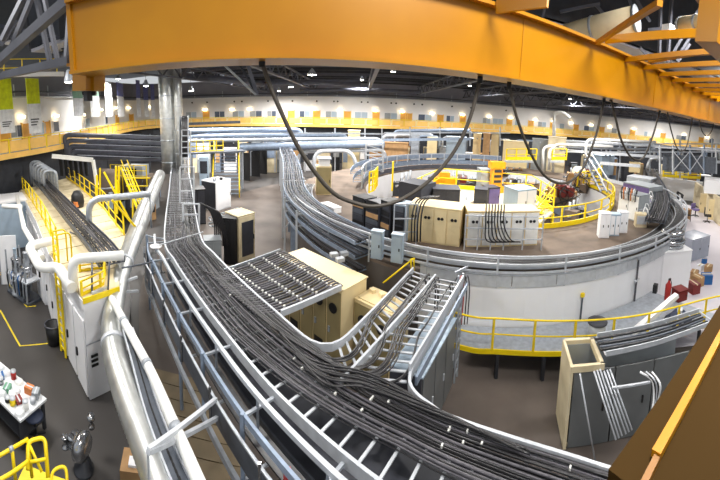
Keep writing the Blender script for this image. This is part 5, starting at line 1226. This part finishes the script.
for k, (px, py, mm, lb, s) in enumerate(((694, 278, 'cardboard', 'tan cardboard box on the stores shelf at the right', .5), (697, 285, 'cardboard', 'larger tan cardboard box low at the right', .6), (706, 283, 'blue_bin', 'blue bin on the floor at the right edge', .6), (708, 272, 'cardboard', 'upright tan carton above the blue bin', .5), (693, 292, 'maroon', 'dark maroon carton below the tan boxes', .6), (704, 263, 'blue_bin', 'small blue box near the clear enclosure', .35), (700, 270, 'white_paint', 'white box among the tan cartons', .4))):
    t = thing('store_box', lb, 'box', at(px, py, .04), .4+k, group='boxes at the right edge'); MB().bx(-s/2, s/2, -s/2.4, s/2.4, 0, s*.9).build('box_body', mm, t); MB().bx(-s/2-.01, s/2+.01, -.04, .04, s*.9-.05, s*.9+.01).build('tape', 'cream_roof', t)

# ================================================================== front right: open cabinet with conduits
oc = thing('open_top_cabinet', 'open topped grey and beige cabinet with conduits at the lower right', 'cabinet')
A_, B_ = Vector((5.25, 6.5, 0)), Vector((8.6, 5.1, 0)); dv = (B_-A_).normalized(); nv = Vector((-dv.y, dv.x, 0)); L = (B_-A_).length
slab(MB(), A_, dv, nv, -.06, .02, -.02, 1.1, .03, 2.3).build('side_panel', 'cream_roof', oc)
slab(MB(), A_, dv, nv, 0, L, 1.0, 1.08, .03, 2.2).build('back_panel', 'cabinet_grey', oc)
for k in range(3):
    D_ = slab(MB(), A_, dv, nv, .06+k*1.15, 1.17+k*1.15, 0, .05, .05, 2.15).build('front_panel', 'slate', oc)  # the darker tone stands in for shade on these panels
    slab(MB(), A_, dv, nv, .9+k*1.15, .94+k*1.15, -.04, 0, 1.0, 1.2).build('handle', 'black', D_)
slab(MB(), A_, dv, nv, 0, .85, -.03, .06, 2.15, 2.32).build('top_frame', 'cream_roof', oc); slab(MB(), A_, dv, nv, .75, .85, 0, 1.1, 2.15, 2.32).build('top_frame', 'cream_roof', oc); slab(MB(), A_, dv, nv, 0, .85, 1.02, 1.12, 2.15, 2.32).build('top_frame', 'cream_roof', oc)
slab(MB(), A_, dv, nv, .02, L, .06, 1.0, 1.4, 1.42).build('inner_tray', 'black', oc)
slab(MB(), A_, dv, nv, .3, .6, .3, .7, 1.42, 1.8).build('inner_gear', 'rail_yellow', oc)
slab(MB(), A_, dv, nv, .05, 1.1, .05, .09, .03, .12).build('plinth', 'cream_roof', oc)
t = ladder_tray('cabinet_top_tray', 'pale ladder tray over the open topped cabinet at the lower right', [A_+dv*.9+nv*.5+Vector((0, 0, 2.5)), A_+dv*2.4+nv*.55+Vector((0, 0, 2.55)), A_+dv*4.6+nv*.8+Vector((0, 0, 2.6))], .8, rail_h=.14, step=.4, mt='galv_pale')
for k in range(5): cable('cabinet_tray_cable', 'grey cable in the ladder tray over the open topped cabinet', wig(spline([A_+dv*.8+nv*(.25+.12*k)+Vector((0, 0, 2.5)), A_+dv*2.4+nv*(.3+.12*k)+Vector((0, 0, 2.56)), A_+dv*4.4+nv*(.5+.12*k)+Vector((0, 0, 2.62))], 20), .02, 0), .035, 'cables over the open topped cabinet', ['cable_black', 'galv_dark'][k % 2])
for k in range(6):
    x0 = (594, 597, 600, 604, 607, 610)[k]; y0 = 371-(k % 3); x1 = x0+(22 if k < 3 else 22)
    tag(MB().tube([at(x0, y0, 2.35), at(x1, 440-(k*2), 1.3)], .022, 8).build('slanting_conduit', 'galv_pale'), '%s slanting steel conduit before the open topped cabinet' % ['leftmost', 'second', 'third', 'fourth', 'fifth', 'rightmost'][k], 'conduit', 'slanting conduits before the cabinet')
tag(MB().tube([at(580, 374, 2.3), at(595, 461, .1)], .022, 8).build('slanting_conduit', 'galv_pale'), 'single pale conduit crossing the front of the open topped cabinet', 'conduit')
tag(MB().bar(at(612, 388, 2.25), at(650, 382, 2.25), .05, .05).build('cabinet_cross_rail', 'galv_pale'), 'pale rail across the conduits of the open topped cabinet', 'rail')
for k in range(5): cable('cabinet_loop_cable', 'black and white cable loop behind the conduits near the brown beam', spline([at(640+k*3, 372, 2.4), at(652+k*2, 380+k, 2.3), at(654+k, 398, 1.9), at(650, 420, 1.5)], 16), .03, 'cable loops near the brown beam', ['banner_white', 'cable_black', 'galv_pale', 'cable_black', 'banner_white'][k])
# small gear on the yard floor

# ================================================================== small things
# ties on the foreground cables
random.seed(31)
for k in range(26):
    i = random.randint(iA+6, len(PIN)-8) if k > 8 else random.randint(iS, iA)
    o = random.uniform(.1, .85); p = shift(PIN, o)[i]; d = PIN[i+1]-PIN[i]
    tag(MB().box((0, 0, 0), (.03, .06, .05)).build('cable_tie', 'cable_tie', None, (p.x, p.y, ZM+.05), math.atan2(d.y, d.x)), 'white cable tie on the cables of the wide foreground tray', 'cable tie', 'ties on the foreground cables')
il = thing('inspection_plate', 'white oval plate on a thin rod across the upper part of the wide tray', 'plate')
p = at(156, 247, 3.3); MB().lathe((p.x, p.y, p.z), [(0, 0), (.22, .01), (.24, .04), (0, .06)], 16).build('oval_plate', 'white_paint', il)
MB().tube([p+Vector((0, 0, .05)), at(203, 232, 3.6)], .025, 6).build('rod', 'galv_pale', il)
tag(MB().box((0, 0, 0), (.12, .1, .2), .6).build('red_tag', 'red', None, at(288, 476, 2.7)), 'red tag on the tray frame at the bottom of the picture', 'tag')
# loose pipes crossing to the hutch roof
for k, (a, b, lb) in enumerate((((92, 293, 3.2), (92, 262, 3.9), 'left upright of the pipe bracket on the near hutch roof'), ((110, 250, 4.2), (108, 290, 3.25), 'right upright of the pipe bracket on the near hutch roof'), ((122, 268, 3.6), (152, 262, 3.1), 'thin grey rod from the silver duct to the wide tray'), ((70, 232, 3.25), (118, 250, 3.4), 'thin dark conduit across the hutch roof before the goose neck'), ((62, 262, 2.9), (82, 372, .5), 'thin grey conduit down the side of the near hutch'))):
    tag(MB().tube([at(*a), at(*b)], .03, 6).build('thin_conduit', 'galv_dark'), lb, 'conduit')
# gear and yellow steps between hutches and wide tray
for k, (x0, y0, x1, y1, d) in enumerate(((100, 168, 100, 205, 24), (104, 172, 131, 222, 17), (126, 178, 150, 178, 24), (126, 186, 150, 186, 24), (112, 200, 140, 232, 14.5), (117, 180, 117, 214, 19))):
    tag(MB().bar(far(x0, y0, d), far(x1, y1, d), .09, .09).build('yellow_bar', 'rail_yellow'), ['yellow upright left of the stout grey cylinder', 'long yellow handrail slanting to the hutch roofs', 'upper yellow rail on the brown machinery', 'lower yellow rail on the brown machinery', 'yellow handrail nearest the goose neck pipe', 'yellow upright before the steep yellow stair'][k], 'railing')
random.seed(8)
GE = [('cabinet_grey', 'grey'), ('concrete', 'tan'), ('galv_dark', 'dark grey'), ('cardboard', 'brown'), ('galv_pale', 'pale'), ('black', 'black'), ('cream_roof', 'beige'), ('galv_blue', 'blue grey'), ('maroon', 'maroon'), ('dark_steel', 'charcoal')]
for k in range(20):
    mm, w = GE[k % 10]; px, py = 99+ (k*17) % 58, 186+(k*11) % 44
    p = at(px, py, .02)
    if (p.xy-Vector((-7, 12))).length < 2.2: continue
    t = thing('machine_module', '%s %s module in the machinery left of the wide tray' % (['small', 'tall'][k//10], w), 'module', p, random.random()*3, group='modules in the left machinery')
    s, h = random.uniform(.5, .9), random.uniform(.8, 1.3)+(.9 if k > 9 else 0)
    MB().bx(-s/2, s/2, -s/2, s/2, 0, h).build('housing', mm, t); MB().bx(-s/3, s/3, -s/2-.04, -s/2, h*.5, h*.85).build('front_plate', random.choice(['galv', 'black', 'cabinet_blue']), t)
    MB().cyl((0, 0, h), (0, 0, h+.25), s*.2, 10).build('port', 'galv', t)
# equipment beyond the ring, under the gallery
random.seed(17)
W = ['pale', 'grey', 'blue grey', 'white', 'tan', 'dark']
MM = ['cream_roof', 'cabinet_grey', 'galv_blue', 'white_paint', 'cardboard', 'dark_steel']
side = ['behind the black partition', 'behind the ribbed duct', 'behind the lattice tower', 'behind the tan crate', 'behind the far yellow railing', 'behind the white bend pipes', 'behind the third hanging cable', 'behind the steel bay']
for k in range(40):
    px = 190+k*13.3; base = far(px, 150, 45.5+random.uniform(-.6, 1)); w, h = random.uniform(.8, 2.0), random.uniform(2.8, 4.6)
    if base.y > 49.5: base *= 48.5/base.length if False else 1
    q = k % 6
    t = thing('gallery_unit', '%s unit under the gallery %s' % (W[q], side[min(7, k//5)]), 'unit', (base.x, base.y, .02), -math.atan2(base.x, base.y)*.6, group='units under the gallery')
    MB().bx(-w/2, w/2, 0, 1, 0, h).build('housing', MM[q], t); MB().bx(-w/2+.08, w/2-.08, -.05, 0, h*.45, h-.15).build('front_plate', MM[(q+2) % 6], t)
for k in range(14):
    px = 395+k*24; a, b = far(px, 135+k*1.1, 44), far(px+20, 135.5+k*1.1, 44)
    tag(MB().tube(fillet([a+Vector((0, 0, -1.6)), a, b, b+Vector((0, 0, -1.6))], .5, 5), .13, 8).build('back_pipe', ['galv_pale', 'galv_blue'][k % 2]), 'hooped pale pipe under the gallery behind the ring', 'pipe', 'hooped pipes under the gallery')
# lower gantry of trays behind the stair and right flank
for k, (x0, y0, x1, y1, d, lb) in enumerate(((560, 150, 660, 157, 39, 'long pale tray across the back at the right of the ring'), (600, 163, 640, 166, 37, 'short pale tray behind the blue grey box cabinet'), (186, 124, 240, 122, 36, 'dark tray near the head of the silver risers'), (384, 140, 470, 139, 40, 'blue grey tray behind the far side of the ring'))):
    a, b = far(x0, y0, d), far(x1, y1, d); ladder_tray('back_tray', lb, [a, a.lerp(b, .5), b], .8, rail_h=.25, step=.7, mt=['galv_pale', 'galv_pale', 'galv_dark', 'galv_blue'][k])
# cables over the charcoal transformers and in the pit
for k in range(10):
    px = 470+k*7; p = at(px, 214, ZT)
    cable('pit_cable', 'thin cable tangled behind the pale cream cabinet', spline([p, p+Vector((.1, .3, .5)), p+Vector((.5, .4, .35)), p+Vector((.8, .9, .05))], 12), .035, 'cables behind the pale cream cabinet', ['cable_black', 'rail_yellow', 'galv_pale'][k % 3])
# gear on the right ring roof
for k in range(7):
    p = at(640+k*1.6, 226-k*5, ZT); 
    t = thing('roof_rack_unit', 'grey instrument unit number' if False else ['pale', 'grey', 'dark', 'lilac', 'white', 'tan', 'silver'][k]+' instrument unit beside the right ring tray', 'unit', p, -.6)
    MB().bx(-.35, .35, -.3, .3, 0, .8).build('housing', ['cream_roof', 'cabinet_grey', 'cabinet_dark', 'purple_box', 'white_paint', 'cardboard', 'galv'][k], t); MB().bx(-.3, .3, -.34, -.3, .2, .7).build('front_plate', 'galv_pale', t)
    MB().tube(spline([(.1, 0, .8), (.2, 0, 1.2), (.4, -.1, .9), (.5, -.1, .2)], 10), .04, 6).build('cable', 'banner_white', t)

# machines standing on the pit floor
random.seed(44)
for k in range(14):
    ang = 20+k*26; r = 7.4 if k % 2 else 4.6; p = pol(r, ang, .03, HC); w, h = random.uniform(2.2, 3.4), random.uniform(2.0, 3.3)
    nm = ['brown', 'grey', 'dark', 'rust red', 'silver', 'tan', 'blue grey'][k % 7]
    t = thing('pit_machine', '%s machine on the pit floor, %s' % (nm, ['outer circle', 'inner circle'][k % 2 == 0]), 'machine', p, math.radians(ang+90))
    b_ = ['cardboard', 'cabinet_grey', 'dark_steel', 'maroon', 'galv', 'concrete', 'galv_blue'][k % 7]
    MB().bx(-w/2, w/2, -.5, .5, 0, h*.4).build('girder', b_, t)
    for j in range(3): MB().bx(-w/2+.1+j*w/3, -w/2+w/3-.1+j*w/3, -.45, .45, h*.4, h*random.uniform(.6, .85)).build('magnet_block', random.choice(['dark_steel', 'cabinet_grey', 'concrete', 'cardboard']), t)
    MB().cyl((-w/2-.2, 0, h*.7), (w/2+.2, 0, h*.7), .1, 8).build('beam_pipe', 'steel_shiny', t)
    for j in range(3): MB().cyl((-w/3+j*w/3, .2, h*.6), (-w/3+j*w/3, .2, h), .1, 8).build('pipe_stub', 'galv', t)
    for j in range(4): MB().tube(spline([(random.uniform(-w/2, w/2), -.4, h*.8), (random.uniform(-w/2, w/2), -.7, h*.4), (random.uniform(-w/2, w/2), -.55, .1)], 8), .04, 5).build('hose', 'cable_black', t)
